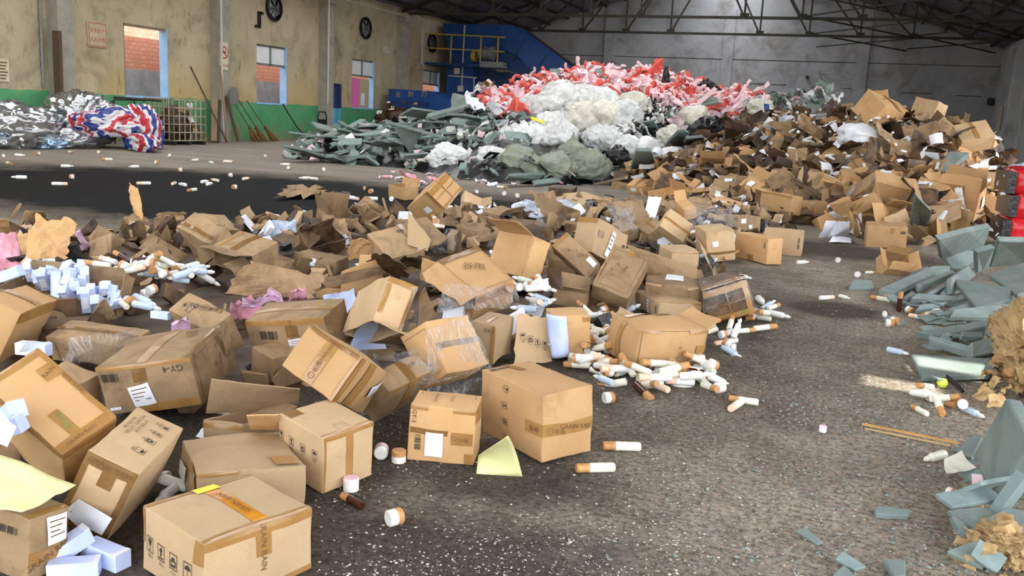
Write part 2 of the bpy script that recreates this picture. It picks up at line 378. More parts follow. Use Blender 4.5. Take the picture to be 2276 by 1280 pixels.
for x in (-12.1, -6.05, .23):
    struct(MB().box(x-.26, x+.26, YB-.12, YB, 0, 6.9), 'pillar', MT['wall_back'])
for y in (5.0, 10.9, 16.95, 22.8, 28.65, 34.55, 40.6):
    struct(MB().box(XR-.34, XR, y-.24, y+.24, 0, 5.1).box(XR-.42, XR, y-.3, y+.3, 4.8, 4.92), 'pillar', MT['wall_right'])
struct(MB().box(XL, XR, YB-.015, YB, 4.5, 4.53), 'trim_1', MT['dark_steel'])
mb = MB()
for x0, x1, z in ((-5.2, -3.1, 3.36), (-2.0, -1.0, 3.3), (-.6, -.1, 3.3), (.7, 1.6, 3.25), (2.1, 3.4, 3.2), (4.4, 5.5, 3.16)): mb.box(x0, x1, YB-.012, YB, z, z+.03)
struct(mb, 'trim_2', MT['dark_steel'])
# roof: two slopes, unseen ridge opening added for daylight, holes cut to make sun patches
SL = .315
def roofz(x): return 5.35+SL*(XR-x) if x > -5.9 else 5.35+SL*(x-XL)
def up_to_roof(P):
    t_ = 5.9/SUND.z
    for _ in range(8): t_ = (roofz(P.x+SUND.x*t_)-P.z)/SUND.z
    return P+SUND*t_
hole = [up_to_roof(at(2120, 812, .05)), up_to_roof(at(2005, 858))]
def roof(name, xs, ys, skip):
    mb = MB()
    for i in range(len(xs)-1):
        for k in range(len(ys)-1):
            if skip((xs[i]+xs[i+1])/2, (ys[k]+ys[k+1])/2): continue
            a, b = xs[i], xs[i+1]
            mb.add([(a, ys[k], roofz(a)), (b, ys[k], roofz(b)), (b, ys[k+1], roofz(b)), (a, ys[k+1], roofz(a)),
                    (a, ys[k], roofz(a)+.04), (b, ys[k], roofz(b)+.04), (b, ys[k+1], roofz(b)+.04), (a, ys[k+1], roofz(a)+.04)],
                   [(0, 3, 2, 1), (4, 5, 6, 7), (0, 1, 5, 4), (1, 2, 6, 5), (2, 3, 7, 6), (3, 0, 4, 7)])
    struct(mb, name, MT['roof'])
H = [h for h in hole]
def brk(lo, hi, extra): return sorted({lo, hi, *[e for e in extra if lo < e < hi]})
hx = [v for h in H for v in (h.x-.16, h.x+.16)]; hy = [v for h in H for v in (h.y-.1, h.y+.1)]
def inhole(x, y): return any(abs(x-h.x) < .16 and abs(y-h.y) < .1 for h in H)
roof('ceiling', brk(-4.6, XR+.8, hx+[0, 3]), brk(-8, YB+.4, hy+[6, 14, 22, 30, 38]), inhole)
roof('ceiling', [XL-.6, -15.2, -13.4, -10.6, -9.2, -7.2], [-8, 6, 14, 22, 30, 38, YB+.4], lambda x, y: 6 < y < 30 and -15.2 < x < -13.4)
mb = MB().add([(-7.2, -8, roofz(-7.2)+.02), (-7.2, YB+.4, roofz(-7.2)+.02), (-5.9, YB+.4, 9.2), (-5.9, -8, 9.2), (-4.6, YB+.4, roofz(-4.6)+.02), (-4.6, -8, roofz(-4.6)+.02)], [(0, 1, 2, 3), (3, 2, 4, 5)])
t = NT('added_skylight_sheet'); tl = t.new('ShaderNodeBsdfTranslucent'); tl.inputs[0].default_value = (.72, .74, .75, 1); t.L(tl.outputs[0], t.out.inputs[0])
for a_, b_ in ((-15.2, -13.4),): mb.add([(a_, 6, roofz(a_)+.02), (b_, 6, roofz(b_)+.02), (b_, 30, roofz(b_)+.02), (a_, 30, roofz(a_)+.02)], [(0, 1, 2, 3)])
struct(mb, 'ceiling', t.m)  # unseen translucent ridge and left strip, added to light heaps and wall
struct(MB().box(7.2, 88, -58, 100, -.2, .02), 'ground', simple('bounce_yard_concrete', '8a857a', '989286', 1.2, .9))  # unseen yard added to bounce daylight onto right-hand faces
def truss(y):
    mb = MB(); zc = 5.12
    mb.bar((XL+.2, y, zc), (XR-.2, y, zc), .1, .1)
    for s in (1, -1):
        ex = XR-.1 if s == 1 else XL+.1
        mb.bar((ex, y, 5.2), (-5.9, y, 5.2+SL*12+.02), .09, .12)
        for k in range(1, 6):
            xa = ex-s*(k*2); zt = 5.2+SL*k*2-.03
            mb.bar((xa, y, zc), (xa, y, zt), .07)
            mb.bar((xa, y, zc), (xa-s*2, y, zt+SL*2), .07); mb.box(xa-.16, xa+.16, y-.03, y+.03, zc-.02, zc+.16)
    struct(mb, 'roof_truss', MT['dark_steel'])
for y in (11.1, 16.95, 22.8, 28.65, 34.55, 40.6): truss(y)
mb = MB()
for k in range(12):
    for s in (1, -1):
        x = (XR-.5-k*1.0) if s == 1 else (XL+.5+k*1.0)
        mb.bar((x, -8, roofz(x)-.09), (x, YB, roofz(x)-.09), .06, .12)
struct(mb, 'roof_beam', MT['dark_steel'])
mb = MB()
for y0, y1 in ((28.65, 34.55), (34.55, 40.6), (40.6, 46.7)):
    for xa, xb in ((2.1, 5.8), (-1.9, 2.1)): mb.bar((xa, y0, 5.2), (xb, y1, 5.1), .05); mb.bar((xb, y0, 5.1), (xa, y1, 5.2), .05)
struct(mb, 'roof_brace', MT['dark_steel'])
# windows: reveals coloured blue to stand in for sky light, frames and panes
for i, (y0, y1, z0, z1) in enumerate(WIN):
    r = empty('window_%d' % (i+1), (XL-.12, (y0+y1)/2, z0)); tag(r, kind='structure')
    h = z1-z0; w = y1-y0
    MB().box(-.13, .13, w/2-.03, w/2, 0, h).build('jamb', MT['sky_lit_trim'], r)
    if i == 0:
        MB().box(.02, .1, -w/2, -w/2+.05, 0, h).box(.02, .1, -w/2, w/2, h-.06, h).build('frame', MT['old_wood'], r)
        MB().box(-.1, .16, -w/2, w/2, -.04, .02).build('sill', MT['sky_lit_trim'], r)
    else:
        f = MB().box(.0, .07, -w/2, -w/2+.05, 0, h).box(.0, .07, -w/2, w/2, h-.05, h).box(.0, .07, -w/2, w/2, h*.67-.04, h*.67+.03).box(.0, .07, -.03, .03, h*.67, h)
        f.build('frame', MT['grey_metal'], r)
        for s in (-1, 1):
            MB().box(.03, .036, min(s*.03, s*(w/2-.05)), max(s*.03, s*(w/2-.05)), h*.69, h-.05).build('pane', MT['glass_white'], r)
        MB().box(-.1, .14, -w/2, w/2, -.04, .02).build('sill', MT['sky_lit_trim'], r)
r = empty('door_1', (XL-.12, 29.65, 0)); tag(r, kind='structure')
MB().box(-.1, -.05, -.36, .0, 0, 2.0).build('door_leaf', MT['wall_right'], r)
MB().box(-.13, .12, .2, .36, 0, 1.15).build('lower_panel', MT['blue_door'], r); MB().box(-.13, .12, .2, .36, 1.15, 2.04).build('upper_panel', MT['blue_dark'], r)

# ---------------------------------------------------------------- lettering
FONT = {}
def text2d(s):
    """outline mesh of a word, centred, one unit high"""
    if s in FONT: return FONT[s]
    cu = bpy.data.curves.new('txt', 'FONT'); cu.body = s; cu.resolution_u = 2; o = bpy.data.objects.new('txt', cu); COL.objects.link(o)
    bpy.context.view_layer.update()
    me = o.evaluated_get(bpy.context.evaluated_depsgraph_get()).to_mesh()
    vs = [(v.co.x, v.co.y) for v in me.vertices]; fs = [tuple(p.vertices) for p in me.polygons]
    o.evaluated_get(bpy.context.evaluated_depsgraph_get()).to_mesh_clear()
    bpy.data.objects.remove(o); bpy.data.curves.remove(cu)
    x0, x1 = min(v[0] for v in vs), max(v[0] for v in vs); y0, y1 = min(v[1] for v in vs), max(v[1] for v in vs); h = y1-y0
    FONT[s] = ([((x-(x0+x1)/2)/h, (y-(y0+y1)/2)/h) for x, y in vs], fs, (x1-x0)/h); return FONT[s]
def ring2(r0, r1, n=20, c=(0, 0), sx=1, sy=1):
    vs = []; fs = []
    for k in range(n):
        a = 2*PI*k/n
        for r in (r0, r1): vs.append((c[0]+r*math.cos(a)*sx, c[1]+r*math.sin(a)*sy))
        k2 = (k+1) % n; fs.append((2*k, 2*k+1, 2*k2+1, 2*k2))
    return vs, fs
def rect2(x0, y0, x1, y1): return [(x0, y0), (x1, y0), (x1, y1), (x0, y1)], [(0, 1, 2, 3)]
def frame2(x0, y0, x1, y1, t):
    v = [(x0, y0), (x1, y0), (x1, y1), (x0, y1), (x0+t, y0+t), (x1-t, y0+t), (x1-t, y1-t), (x0+t, y1-t)]
    return v, [(0, 1, 5, 4), (1, 2, 6, 5), (2, 3, 7, 6), (3, 0, 4, 7)]
def cat2(*parts):
    V, F = [], []
    for v, f in parts:
        b = len(V); V += v; F += [tuple(i+b for i in q) for q in f]
    return V, F
def sc2(vf, s, dx=0, dy=0): return [(x*s+dx, y*s+dy) for x, y in vf[0]], vf[1]
def mark2(k):
    """handling marks: 0 fragile glass, 1 this way up, 2 hands, 3 keep dry; unit box with a caption"""
    fr = frame2(-.42, -.5, .42, .5, .045)
    if k == 0: g = ([(-.22, .36), (.22, .36), (.12, .02), (.03, -.05), (.03, -.3), (.16, -.36), (-.16, -.36), (-.03, -.3), (-.03, -.05), (-.12, .02)], [tuple(range(9, -1, -1))])
    elif k == 1: g = cat2(([(-.2, .1), (0, .38), (.2, .1), (.07, .1), (.07, -.2), (-.07, -.2), (-.07, .1)], [tuple(range(6, -1, -1))]), rect2(-.26, -.36, .26, -.28))
    elif k == 2: g = cat2(rect2(-.14, -.02, .14, .26), ([(-.3, .1), (-.22, .1), (-.2, -.2), (.2, -.2), (.22, .1), (.3, .1), (.26, -.34), (-.26, -.34)], [tuple(range(8))]))
    else: g = cat2(([(-.3, .05), (.3, .05), (.2, .26), (0, .36), (-.2, .26)], [(0, 1, 2, 3, 4)]), rect2(-.02, -.3, .02, .05), rect2(-.02, -.36, .12, -.31))
    tx = text2d(('易碎', '向上', '小心', '防潮')[k])
    return cat2(fr, g, sc2((tx[0], tx[1]), .26, 0, -.74))
BAR = [(i, rnd.choice((1, 1, 2, 3))) for i in range(26)]
def barcode2():
    out = []; x = 0
    for i, w in BAR:
        if i % 2 == 0: out.append(rect2(x, 0, x+w, 1))
        x += w
    V, F = cat2(*out); return [(a/x-.5, b-.5) for a, b in V], F

# ---------------------------------------------------------------- cartons
FACE = {'T': (Vector((0, 0, 1)), Vector((-1, 0, 0)), Vector((0, -1, 0))), 'X': (Vector((1, 0, 0)), Vector((0, 1, 0)), Vector((0, 0, 1))),
        'Y': (Vector((0, 1, 0)), Vector((-1, 0, 0)), Vector((0, 0, 1))), 'B': (Vector((0, 0, -1)), Vector((1, 0, 0)), Vector((0, -1, 0))),
        'x': (Vector((-1, 0, 0)), Vector((0, -1, 0)), Vector((0, 0, 1))), 'y': (Vector((0, -1, 0)), Vector((1, 0, 0)), Vector((0, 0, 1)))}
class Carton:
    def __init__(s, d, seed=0, amp=.006, bulge=.008, crush=0.0, r=.004, shear=0.0):
        s.d = Vector(d); s.h = s.d/2; s.seed = Vector((seed*3.17, seed*1.31, seed*7.7)); s.amp = amp; s.bulge = bulge; s.crush = crush; s.r = r
        q = random.Random(seed); s.dent = [(Vector((q.uniform(-1, 1)*s.h.x, q.uniform(-1, 1)*s.h.y, q.choice((-1, 1))*s.h.z)), q.uniform(.06, .13)) for _ in range(3)]
        s.sh = (q.uniform(-1, 1)*shear, q.uniform(-1, 1)*shear)
    def D(s, p):
        h, r = s.h, s.r
        c = Vector([max(-h[i]+r, min(h[i]-r, p[i])) for i in range(3)]); e = p-c
        if e.length > r: p = c+e*(r/e.length)
        u = [min(1, abs(p[i])/h[i]) for i in range(3)]
        b = Vector([(1 if p[i] > 0 else -1)*u[i]**4*s.bulge*(1-u[(i+1) % 3]**2)*(1-u[(i+2) % 3]**2) for i in range(3)])
        n = noise.noise_vector(p*7+s.seed)*s.amp + noise.noise_vector(p*19+s.seed)*s.amp*.3
        q = p+b+n
        if s.crush:
            for cpos, rad in s.dent:
                w = math.exp(-((p-cpos).length/rad)**2); q = q-cpos.normalized()*w*s.crush
            q = q+noise.noise_vector(p*5+s.seed*2)*s.crush*.35
        q.x += s.sh[0]*p.z; q.y += s.sh[1]*p.z
        return q
    def P(s, f, u, v, off=0):
        n, a, b = FACE[f]; hh = lambda w: abs(w.x)*s.h.x+abs(w.y)*s.h.y+abs(w.z)*s.h.z
        return s.D(n*hh(n)+a*(u*hh(a))+b*(v*hh(b)))+n*off
    def size(s, f):
        n, a, b = FACE[f]; hh = lambda w: abs(w.x)*s.d.x+abs(w.y)*s.d.y+abs(w.z)*s.d.z
        return hh(a), hh(b)
    def shell(s, faces='TXYBxy', n=8, maxu=1.0):
        mb = MB(); g = [-1, -.965]+[-1+2*i/n for i in range(1, n)]+[.965, 1]; key = {}
        for f in faces:
            idx = []
            for v in g:
                for u in g:
                    p = s.P(f, u, v); k = tuple(round(x, 5) for x in p)
                    if k not in key: key[k] = len(mb.v); mb.v.append(tuple(p))
                    idx.append(key[k])
            m = len(g)
            for j in range(m-1):
                for i in range(m-1): mb.f.append((idx[j*m+i], idx[j*m+i+1], idx[(j+1)*m+i+1], idx[(j+1)*m+i]))
        return mb
    def put(s, f, vf, cu, cv, w, h, ang=0, off=.0018):
        off *= 1+s.crush*150+s.bulge*25
        """lay a 2D drawing (unit coords scaled by w,h metres, turned by ang degrees) onto a face"""
        W, Hh = s.size(f); a = math.radians(ang); ca, sa = math.cos(a), math.sin(a); mb = MB(); vs = []
        for x, y in vf[0]:
            X, Y = x*w, y*h; X, Y = X*ca-Y*sa, X*sa+Y*ca
            vs.append(s.P(f, max(-1, min(1, cu+2*X/W)), max(-1, min(1, cv+2*Y/Hh)), off))
        return mb.add(vs, vf[1])
    def strip(s, f, u0, v0, u1, v1, off=.0014, n=10, jag=0):
        off *= 1+s.crush*150+s.bulge*25
        mb = MB(); W, Hh = s.size(f); nu = max(2, min(n, int(abs(u1-u0)*W/.05)+2)); nv = max(2, min(n, int(abs(v1-v0)*Hh/.05)+2)); vs = []
        for j in range(nv+1):
            for i in range(nu+1):
                vs.append(s.P(f, max(-1, min(1, u0+(u1-u0)*i/nu)), max(-1, min(1, v0+(v1-v0)*j/nv)), off))
        return mb.add(vs, [(j*(nu+1)+i, j*(nu+1)+i+1, (j+1)*(nu+1)+i+1, (j+1)*(nu+1)+i) for j in range(nv) for i in range(nu)])
    def flap(s, f, side, ang, length=None, seed=0, n=6, torn=0.0):
        """a flap hinged on a rim: f the open face, side one of u,U,v,V, ang 0 shut .. 90 upright .. 200 folded back"""
        nn, a, b = FACE[f]; W, Hh = s.size(f); L = length or min(W, Hh)*.5
        ax = {'u': (-1, a), 'U': (1, a), 'v': (-1, b), 'V': (1, b)}[side]
        sg, ia = ax; t = math.radians(ang); dirv = (-ia*sg)*math.cos(t)+nn*math.sin(t); q = random.Random(seed+5)
        mb = MB(); vs = []; bend = q.uniform(-.5, .5)
        for j in range(n+1):
            for i in range(n+1):
                w = (-1+2*i/n)*(1-.06*j/n); k = j/n*L
                if j == n and torn: k -= q.uniform(0, torn)*L
                p = s.P(f, sg*.99, w*.98) if side in 'uU' else s.P(f, w*.98, sg*.99)
                p = p+dirv*k+nn*(bend*k*k*1.2)+noise.noise_vector(p*8+Vector((k*8, seed, 0)))*.012*(j/n)
                vs.append(p)
        m = n+1
        return mb.add(vs, [(j*m+i, j*m+i+1, (j+1)*m+i+1, (j+1)*m+i) for j in range(n) for i in range(n)])
MARKN = ('handling_mark',)
def carton(name, label, c, q, d, seed=0, m='kraft', open_face=None, flaps=(), deco=(), group=None, amp=.006, bulge=.008, crush=0.0, shear=0.0, n=8, cat='box', missing='', loc=True):
    if n == 8: n = 11
    bx = Carton(d, seed, amp, bulge, crush, shear=shear)
    r = empty(name, c if loc else (0, 0, 0), q); tag(r, label, cat, group)
    faces = ''.join(f for f in 'TXYBxy' if f != open_face and f not in missing)
    body = bx.shell(faces, n).build('body', MT[m], r)
    if open_face: solid(body, .005)
    for k, (side, ang, *ex) in enumerate(flaps):
        fl = bx.flap(open_face or 'T', side, ang, ex[0] if ex else None, seed*7+k, torn=ex[1] if len(ex) > 1 else 0).build('flap', MT[m], r); solid(fl, .004, 0)
    for t in deco:
        k, f = t[0], t[1]
        if k in 'tTo':
            bx.strip(f, *t[2:6]).build('tape', MT[{'t': 'tape', 'T': 'tape_dark', 'o': 'orange_tape'}[k]], body)
        elif k in 'wyp': bx.strip(f, *t[2:6], off=.0028).build('shipping_label' if k == 'w' else 'yellow_label', MT['yellow_tape' if k == 'y' else 'white_label'], body)
        elif k == 'l':
            o = bx.put(f, sub_rect(6), t[2], t[3], t[4], t[5], t[6] if len(t) > 6 else 0, .003).build('shipping_label', MT['white_label'], body)
            bx.put(f, cat2(*[rect2(-.38, .3-.17*i, .38-(i % 3)*.14, .34-.17*i) for i in range(4)]), t[2], t[3], t[4], t[5], t[6] if len(t) > 6 else 0, .0042).build('label_print', MT['ink_faint'], body)
        elif k == 'b': bx.put(f, barcode2(), t[2], t[3], t[4], t[5], t[6] if len(t) > 6 else 0, .0022).build('barcode', MT['ink'], body)
        elif k == 'i':   # row of handling marks: face, cu, cv, du, dv, size, ang
            for i in range(4): bx.put(f, mark2(i), t[2]+t[4]*(i-1.5), t[3]+t[5]*(i-1.5), t[6], t[6], t[7]).build('handling_mark', MT['ink'], body)
        elif k in 'xXg': # words: face, string, cu, cv, height, ang
            v, fc, w = text2d(t[2]); bx.put(f, (v, fc), t[3], t[4], t[5], t[5], t[6], .0026).build('printed_text', MT[{'x': 'ink', 'X': 'ink_faint', 'g': 'ink_green'}[k]], body)
        elif k == 'f':   # thin printed frame
            u0, v0, u1, v1 = t[2:6]
            mb = MB()
            for e in ((u0, v0, u1, v0+.015), (u0, v1-.015, u1, v1), (u0, v0, u0+.015, v1), (u1-.015, v0, u1, v1)):
                s2 = bx.strip(f, *e, off=.0012); mb.add(s2.v, s2.f)
            mb.build('printed_frame', MT['ink_faint'], body)
        elif k == 'c':   # round logo with two characters
            v, fc, w = text2d('谷雨'); mb = bx.put(f, cat2(ring2(.42, .5), rect2(-.03, -.25, .03, .28)), t[2], t[3], t[4], t[4], t[5], .0022)
            a = math.radians(t[5]); W, Hh = bx.size(f); s2 = bx.put(f, (v, fc), t[2]+2*t[4]*1.5*math.cos(a)/W, t[3]+2*t[4]*1.5*math.sin(a)/Hh, t[4]*.8, t[4]*.8, t[5], .0022)
            mb.add(s2.v, s2.f); mb.build('printed_logo', MT['ink_faint'], body)
    return r
def sub_rect(n):
    return [(-.5+i/n, -.5+j/n) for j in range(n+1) for i in range(n+1)], [(j*(n+1)+i, j*(n+1)+i+1, (j+1)*(n+1)+i+1, (j+1)*(n+1)+i) for j in range(n) for i in range(n)]
EDGE = lambda f, w=.14: [('t', f, -1, 1-w, 1, 1), ('t', f, -1, -1, 1, -1+w)]

# sheets of board, paper, film or rag: a crumpled patch between four corner points
def sheet(name, label, cat, pts, m, seed=0, n=10, crumple=.02, torn=.0, thick=.004, sag=0.0, freq=5, group=None, curl=0.0, kind=None, smooth=False):
    p = [Vector(x) for x in pts]; nn = (p[1]-p[0]).cross(p[3]-p[0]).normalized(); q = random.Random(seed); mb = MB(); vs = []
    base = min(p, key=lambda v: v.z).copy(); sd = Vector((seed*2.3, seed*5.1, seed*1.7)); L = (p[1]-p[0]).length
    for j in range(n+1):
        for i in range(n+1):
            u, v = i/n, j/n; b = 0
            if i in (0, n) or j in (0, n): b = 1
            if torn and b:
                u += q.uniform(-torn, torn)*.6+(torn if i == 0 else -torn if i == n else 0)*q.random(); v += q.uniform(-torn, torn)*.6+(torn if j == 0 else -torn if j == n else 0)*q.random()
            x = p[0]*(1-u)*(1-v)+p[1]*u*(1-v)+p[2]*u*v+p[3]*(1-u)*v
            k = noise.noise(x*freq+sd); k2 = noise.noise(x*freq*2.3+sd)
            x = x+nn*(crumple*((1-2*abs(k))+(.5-abs(k2)))*.9-sag*4*u*(1-u)+curl*(2*v-1)**2)
            vs.append(x-base)
    m_ = n+1; mb.add(vs, [(j*m_+i, j*m_+i+1, (j+1)*m_+i+1, (j+1)*m_+i) for j in range(n) for i in range(n)])
    o = mb.build(name, MT[m], None, smooth); o.location = base
    if thick: solid(o, thick, 0)
    return tag(o, label, cat, group, kind)
def slab(name, label, corners, th, m='foam', seed=0, jag=.06, group=None, cat='foam sheet'):
    """a rigid foam board: four corners of its upper face, broken edges, real thickness"""
    p = [Vector(x) for x in corners]; nn = (p[1]-p[0]).cross(p[3]-p[0]).normalized()
    if nn.dot(EYE-p[0]) < 0: nn = -nn
    q = random.Random(seed); out = []; ctr = sum(p, Vector())/4
    for i in range(4):
        a, b = p[i], p[(i+1) % 4]; k = q.randint(1, 3); out.append(a.lerp(ctr, q.uniform(0, jag*1.5)))
        if q.random() < .75:
            for t in sorted(q.uniform(.1, .9) for _ in range(k)): out.append(a.lerp(b, t).lerp(ctr, q.uniform(-.01, jag)))
    base = min(out, key=lambda v: v.z).copy()
    o = MB().prism([v-base for v in out], -nn*th).build(name, MT[m]); o.location = base
    bm = bmesh.new(); bm.from_mesh(o.data); bmesh.ops.recalc_face_normals(bm, faces=bm.faces); bm.to_mesh(o.data); bm.free()
    bevel(o, min(.006, th*.2), 1)
    return tag(o, label, cat, group)
def blob_mesh(name, m, seed, sx, sy, sz, sub=4, crease=.22, flat=.75, freq=1.6, neck=0.0):
    """a slumped, creased bag or lump standing on its base"""
    bm = bmesh.new(); bmesh.ops.create_icosphere(bm, subdivisions=sub, radius=1); sd = Vector((seed*3.3, seed*1.7, seed*9.1))
    for v in bm.verts:
        p = v.co.copy(); k = 1+.25*noise.noise(p*1.1+sd)
        for f, a in ((freq, crease), (freq*2.2, crease*.55), (freq*4.7, crease*.3), (freq*9, crease*.14)): k -= a*(abs(noise.noise(p*f+sd*1.3))-.2)
        w = p*k
        if neck and p.z > .55: t_ = (p.z-.55)/.45; w.x *= 1-.8*t_; w.y *= 1-.8*t_; w.z += neck*t_*t_
        if w.z < -flat: w.z = -flat+(w.z+flat)*.1
        v.co = Vector((w.x*sx, w.y*sy, (w.z+flat)*sz))
    me = bpy.data.meshes.new(name); bm.to_mesh(me); bm.free(); me.materials.append(MT[m]); me.shade_smooth(); return me

# ---------------------------------------------------------------- things on and along the left wall
def fan(y, z, label):
    r = empty('exhaust_fan', (XL+.02, y, z)); tag(r, label, 'fan'); R = Matrix.Rotation(PI/2, 3, 'Y')
    MB().lathe([(.40, .0), (.42, .08), (.37, .1), (.35, .02), (.35, 0)], 24, R).build('housing_ring', MT['fan_black'], r)
    MB().lathe([(.36, -.02), (.36, .0)], 24, R).build('back_plate', MT['dark_steel'], r)
    for k in range(5):
        a = 2*PI*k/5; b = MB()
        pts = [Vector((.04+.02*s, math.cos(a+s*.35+e)*rr, math.sin(a+s*.35+e)*rr)) for s, rr, e in ((-1, .07, 0), (-1, .33, .1), (1, .33, .5), (1, .07, .3))]
        b.prism(pts, (.006, 0, 0)); b.build('blade', MT['grey_metal'], r)
    MB().lathe([(.08, 0), (.08, .07), (.05, .09)], 14, R).build('hub', MT['grey_metal'], r)
    g = MB()
    for k in range(4): g.bar((.09, -math.cos(PI*k/4)*.38, -math.sin(PI*k/4)*.38), (.09, math.cos(PI*k/4)*.38, math.sin(PI*k/4)*.38), .012)
    g.build('guard', MT['fan_black'], r)
fan(25.66, 4.23, 'round black exhaust fan high on the wall above the second window')
fan(31.62, 4.23, 'round black exhaust fan above the window with the pink board')
fan(37.6, 4.2, 'round black exhaust fan behind the yellow machine railing')
def wallbox(name, label, cat, y, z, w, h, m='sign_white', d=.03):
    r = empty(name, (XL+.005, y, z)); tag(r, label, cat); bevel(MB().box(0, d, -w/2, w/2, -h/2, h/2).build('board', MT[m], r), .004); return r
def wtext(r, s, y, z, h, m, x=.034, sx=1.0):
    v, f, w = text2d(s); mb = MB().add([(x, y+a*h*sx, z+b*h) for a, b in v], f); return mb.build('lettering', MT[m], r)
def wshape(r, vf, y, z, s, m, name, x=.034): return MB().add([(x, y+a*s, z+b*s) for a, b in vf[0]], vf[1]).build(name, MT[m], r)
r = wallbox('safety_sign', 'dusty square sign with red safety slogan left of the tall brick window', 'sign', 18.22, 2.66, .62, .6, 'dusty_sign')
wshape(r, frame2(-.5, -.5, .5, .5, .03), 0, 0, .56, 'sign_red', 'border')
wtext(r, '安全生产', 0, .1, .115, 'sign_red'); wtext(r, '人人有责', 0, -.12, .115, 'sign_red')
r = wallbox('prohibition_sign', 'white no-smoking sign with red ring on the front of the column by the leaning poles', 'sign', 22.72, 2.5, .36, .8, 'sign_white'); r.location.x = XL+.345
wshape(r, cat2(ring2(.4, .5, 28), ([(-.36, .28), (-.28, .36), (.36, -.28), (.28, -.36)], [(0, 3, 2, 1)])), 0, .1, .36, 'sign_red', 'ring')
wshape(r, cat2(rect2(-.3, -.05, .25, .05), rect2(.1, .05, .2, .3)), 0, .1, .28, 'ink', 'pictogram')
wshape(r, rect2(-.5, -.5, .5, .5), 0, -.27, .0, 'sign_red', 'strip'); wtext(r, '禁止吸烟', 0, -.27, .085, 'sign_red')
r = wallbox('notice_board', 'white printed notice at the far left end of the wall', 'sign', 15.45, 1.62, .3, .5, 'sign_white')
for i in range(6): wshape(r, rect2(-.4, -.06, .4 - (i % 3)*.1, .06), 0, .17-i*.07, .25, 'ink_faint', 'text_line')
r = wallbox('junction_box', 'small white junction box on the wall right of the upper fan', 'electrical box', 33.3, 3.55, .3, .3, 'white_pipe', .1)
r = wallbox('wall_switch', 'grey switch box on the green dado left of the blue door', 'switch', 28.5, 1.45, .16, .28, 'grey_metal', .08)
r = wallbox('wall_bracket', 'black iron bracket under the first fan', 'bracket', 24.9, 3.78, .12, .5, 'fan_black', .06)
MB().box(0, .06, -.2, .0, -.25, -.17).box(0, .06, 0, .2, .17, .25).build('hook', MT['fan_black'], r)
tag(MB().tube([(XL+.47, 28.3, 5.1), (XL+.47, 28.3, 1.3)], .03).build('conduit', MT['white_pipe']), 'grey vertical conduit on the column before the blue door', 'pipe')
tag(MB().tube([(XL+.05, 16.5, 5.1), (XL+.05, 16.5, 1.3)], .035).build('conduit', MT['grey_metal']), 'grey pipe down the wall beside the leftmost column', 'pipe')
tag(MB().tube([(XL+.47, 22.45, 5.1), (XL+.47, 22.5, .9), (XL+.5, 22.5, .3)], .03).build('conduit', MT['white_pipe']), 'long white pipe down the column beside the leaning poles', 'pipe')
tag(MB().bar((XL+.4, 16.6, .0), (XL+.4, 16.62, 2.6), .2, .09).build('plank', MT['dark_wood']), 'dark plank standing against the leftmost column', 'plank')
tag(MB().tube([(XL+.5, 11, 5.0), (XL+.5, 20, 4.95), (XL+.5, 28.6, 4.98), (XL+.5, 34.5, 4.95)], .02).build('cable', MT['white_pipe']), 'white cable strung along the wall tops', 'cable')
r = tag(empty('pink_board', (XL-.06, 31.05, 1.22)), 'bright pink board leaning in the third window', 'board')
MB().box(0, .08, -.2, .22, 0, 1.1).build('panel', MT['magenta'], r)
r = tag(empty('grey_board', (XL-.05, 31.7, 1.22)), 'grey board with white notice beside the pink board in the window', 'board')
MB().box(0, .05, -.38, .38, 0, 1.1).build('panel', MT['dusty_sign'], r); MB().box(.05, .056, -.25, .05, .1, .55).build('notice', MT['white_label'], r)
# poles, shovel and brooms
for i, (y0, x0, y1, z1, w, m, lb) in enumerate(((22.15, .9, 22.5, 2.2, .05, 'old_wood', 'thin pale pole leaning on the column, tallest of the bunch'), (21.6, .85, 22.25, 1.25, .16, 'old_wood', 'broad grey plank leaning on the column'),
        (21.8, .8, 22.45, 1.2, .1, 'dark_wood', 'narrow brown plank leaning beside the broad grey one'), (22.9, .7, 22.75, 1.35, .07, 'dark_wood', 'short dark pole propped on the right of the bunch'), (22.0, 1.0, 21.2, 2.1, .04, 'dark_wood', 'thin dark stick crossing the bunch of poles'))):
    tag(MB().bar((XL+x0, y0, .02), (XL+.4, y1, z1), w).build('pole' if w < .08 else 'plank', MT[m]), lb, 'pole' if w < .08 else 'plank')
r = tag(empty('shovel', (XL+.5, 23.0, .1)), 'upturned grey shovel hanging at the column behind the poles', 'shovel')
MB().tube([(.3, -.05, 0), (-.02, -.1, 1.05)], .02).build('handle', MT['old_wood'], r)
MB().prism([Vector((-.03, y, z)) for y, z in ((-.2, 1.0), (.15, 1.0), (.24, 1.2), (.15, 1.5), (-.12, 1.5), (-.22, 1.2))], (.03, 0, .02)).build('blade', MT['grey_metal'], r)
def broom(y, lean, label):
    r = tag(empty('straw_broom', (XL+.55, y, 0)), label, 'broom', 'straw brooms by the column')
    MB().tube([(0, lean*.52, .45), (-.45, 0, 1.25)], .014).build('handle', MT['dark_wood'], r)
    h = MB(); q = random.Random(int(y*100))
    for k in range(60):
        a = q.uniform(0, 2*PI); s = q.uniform(.3, 1)
        h.bar((.0+q.uniform(-.03, .03), lean*.5+q.uniform(-.02, .02), .5), (.06+.13*s*math.cos(a), lean*1.25+.2*s*math.sin(a), .02+q.random()*.04), .018)
    h.build('bristles', MT['straw'], r); MB().tube([(0, lean*.5, .44), (0.02, lean*.55, .4)], .04).build('binding', MT['dark_wood'], r)
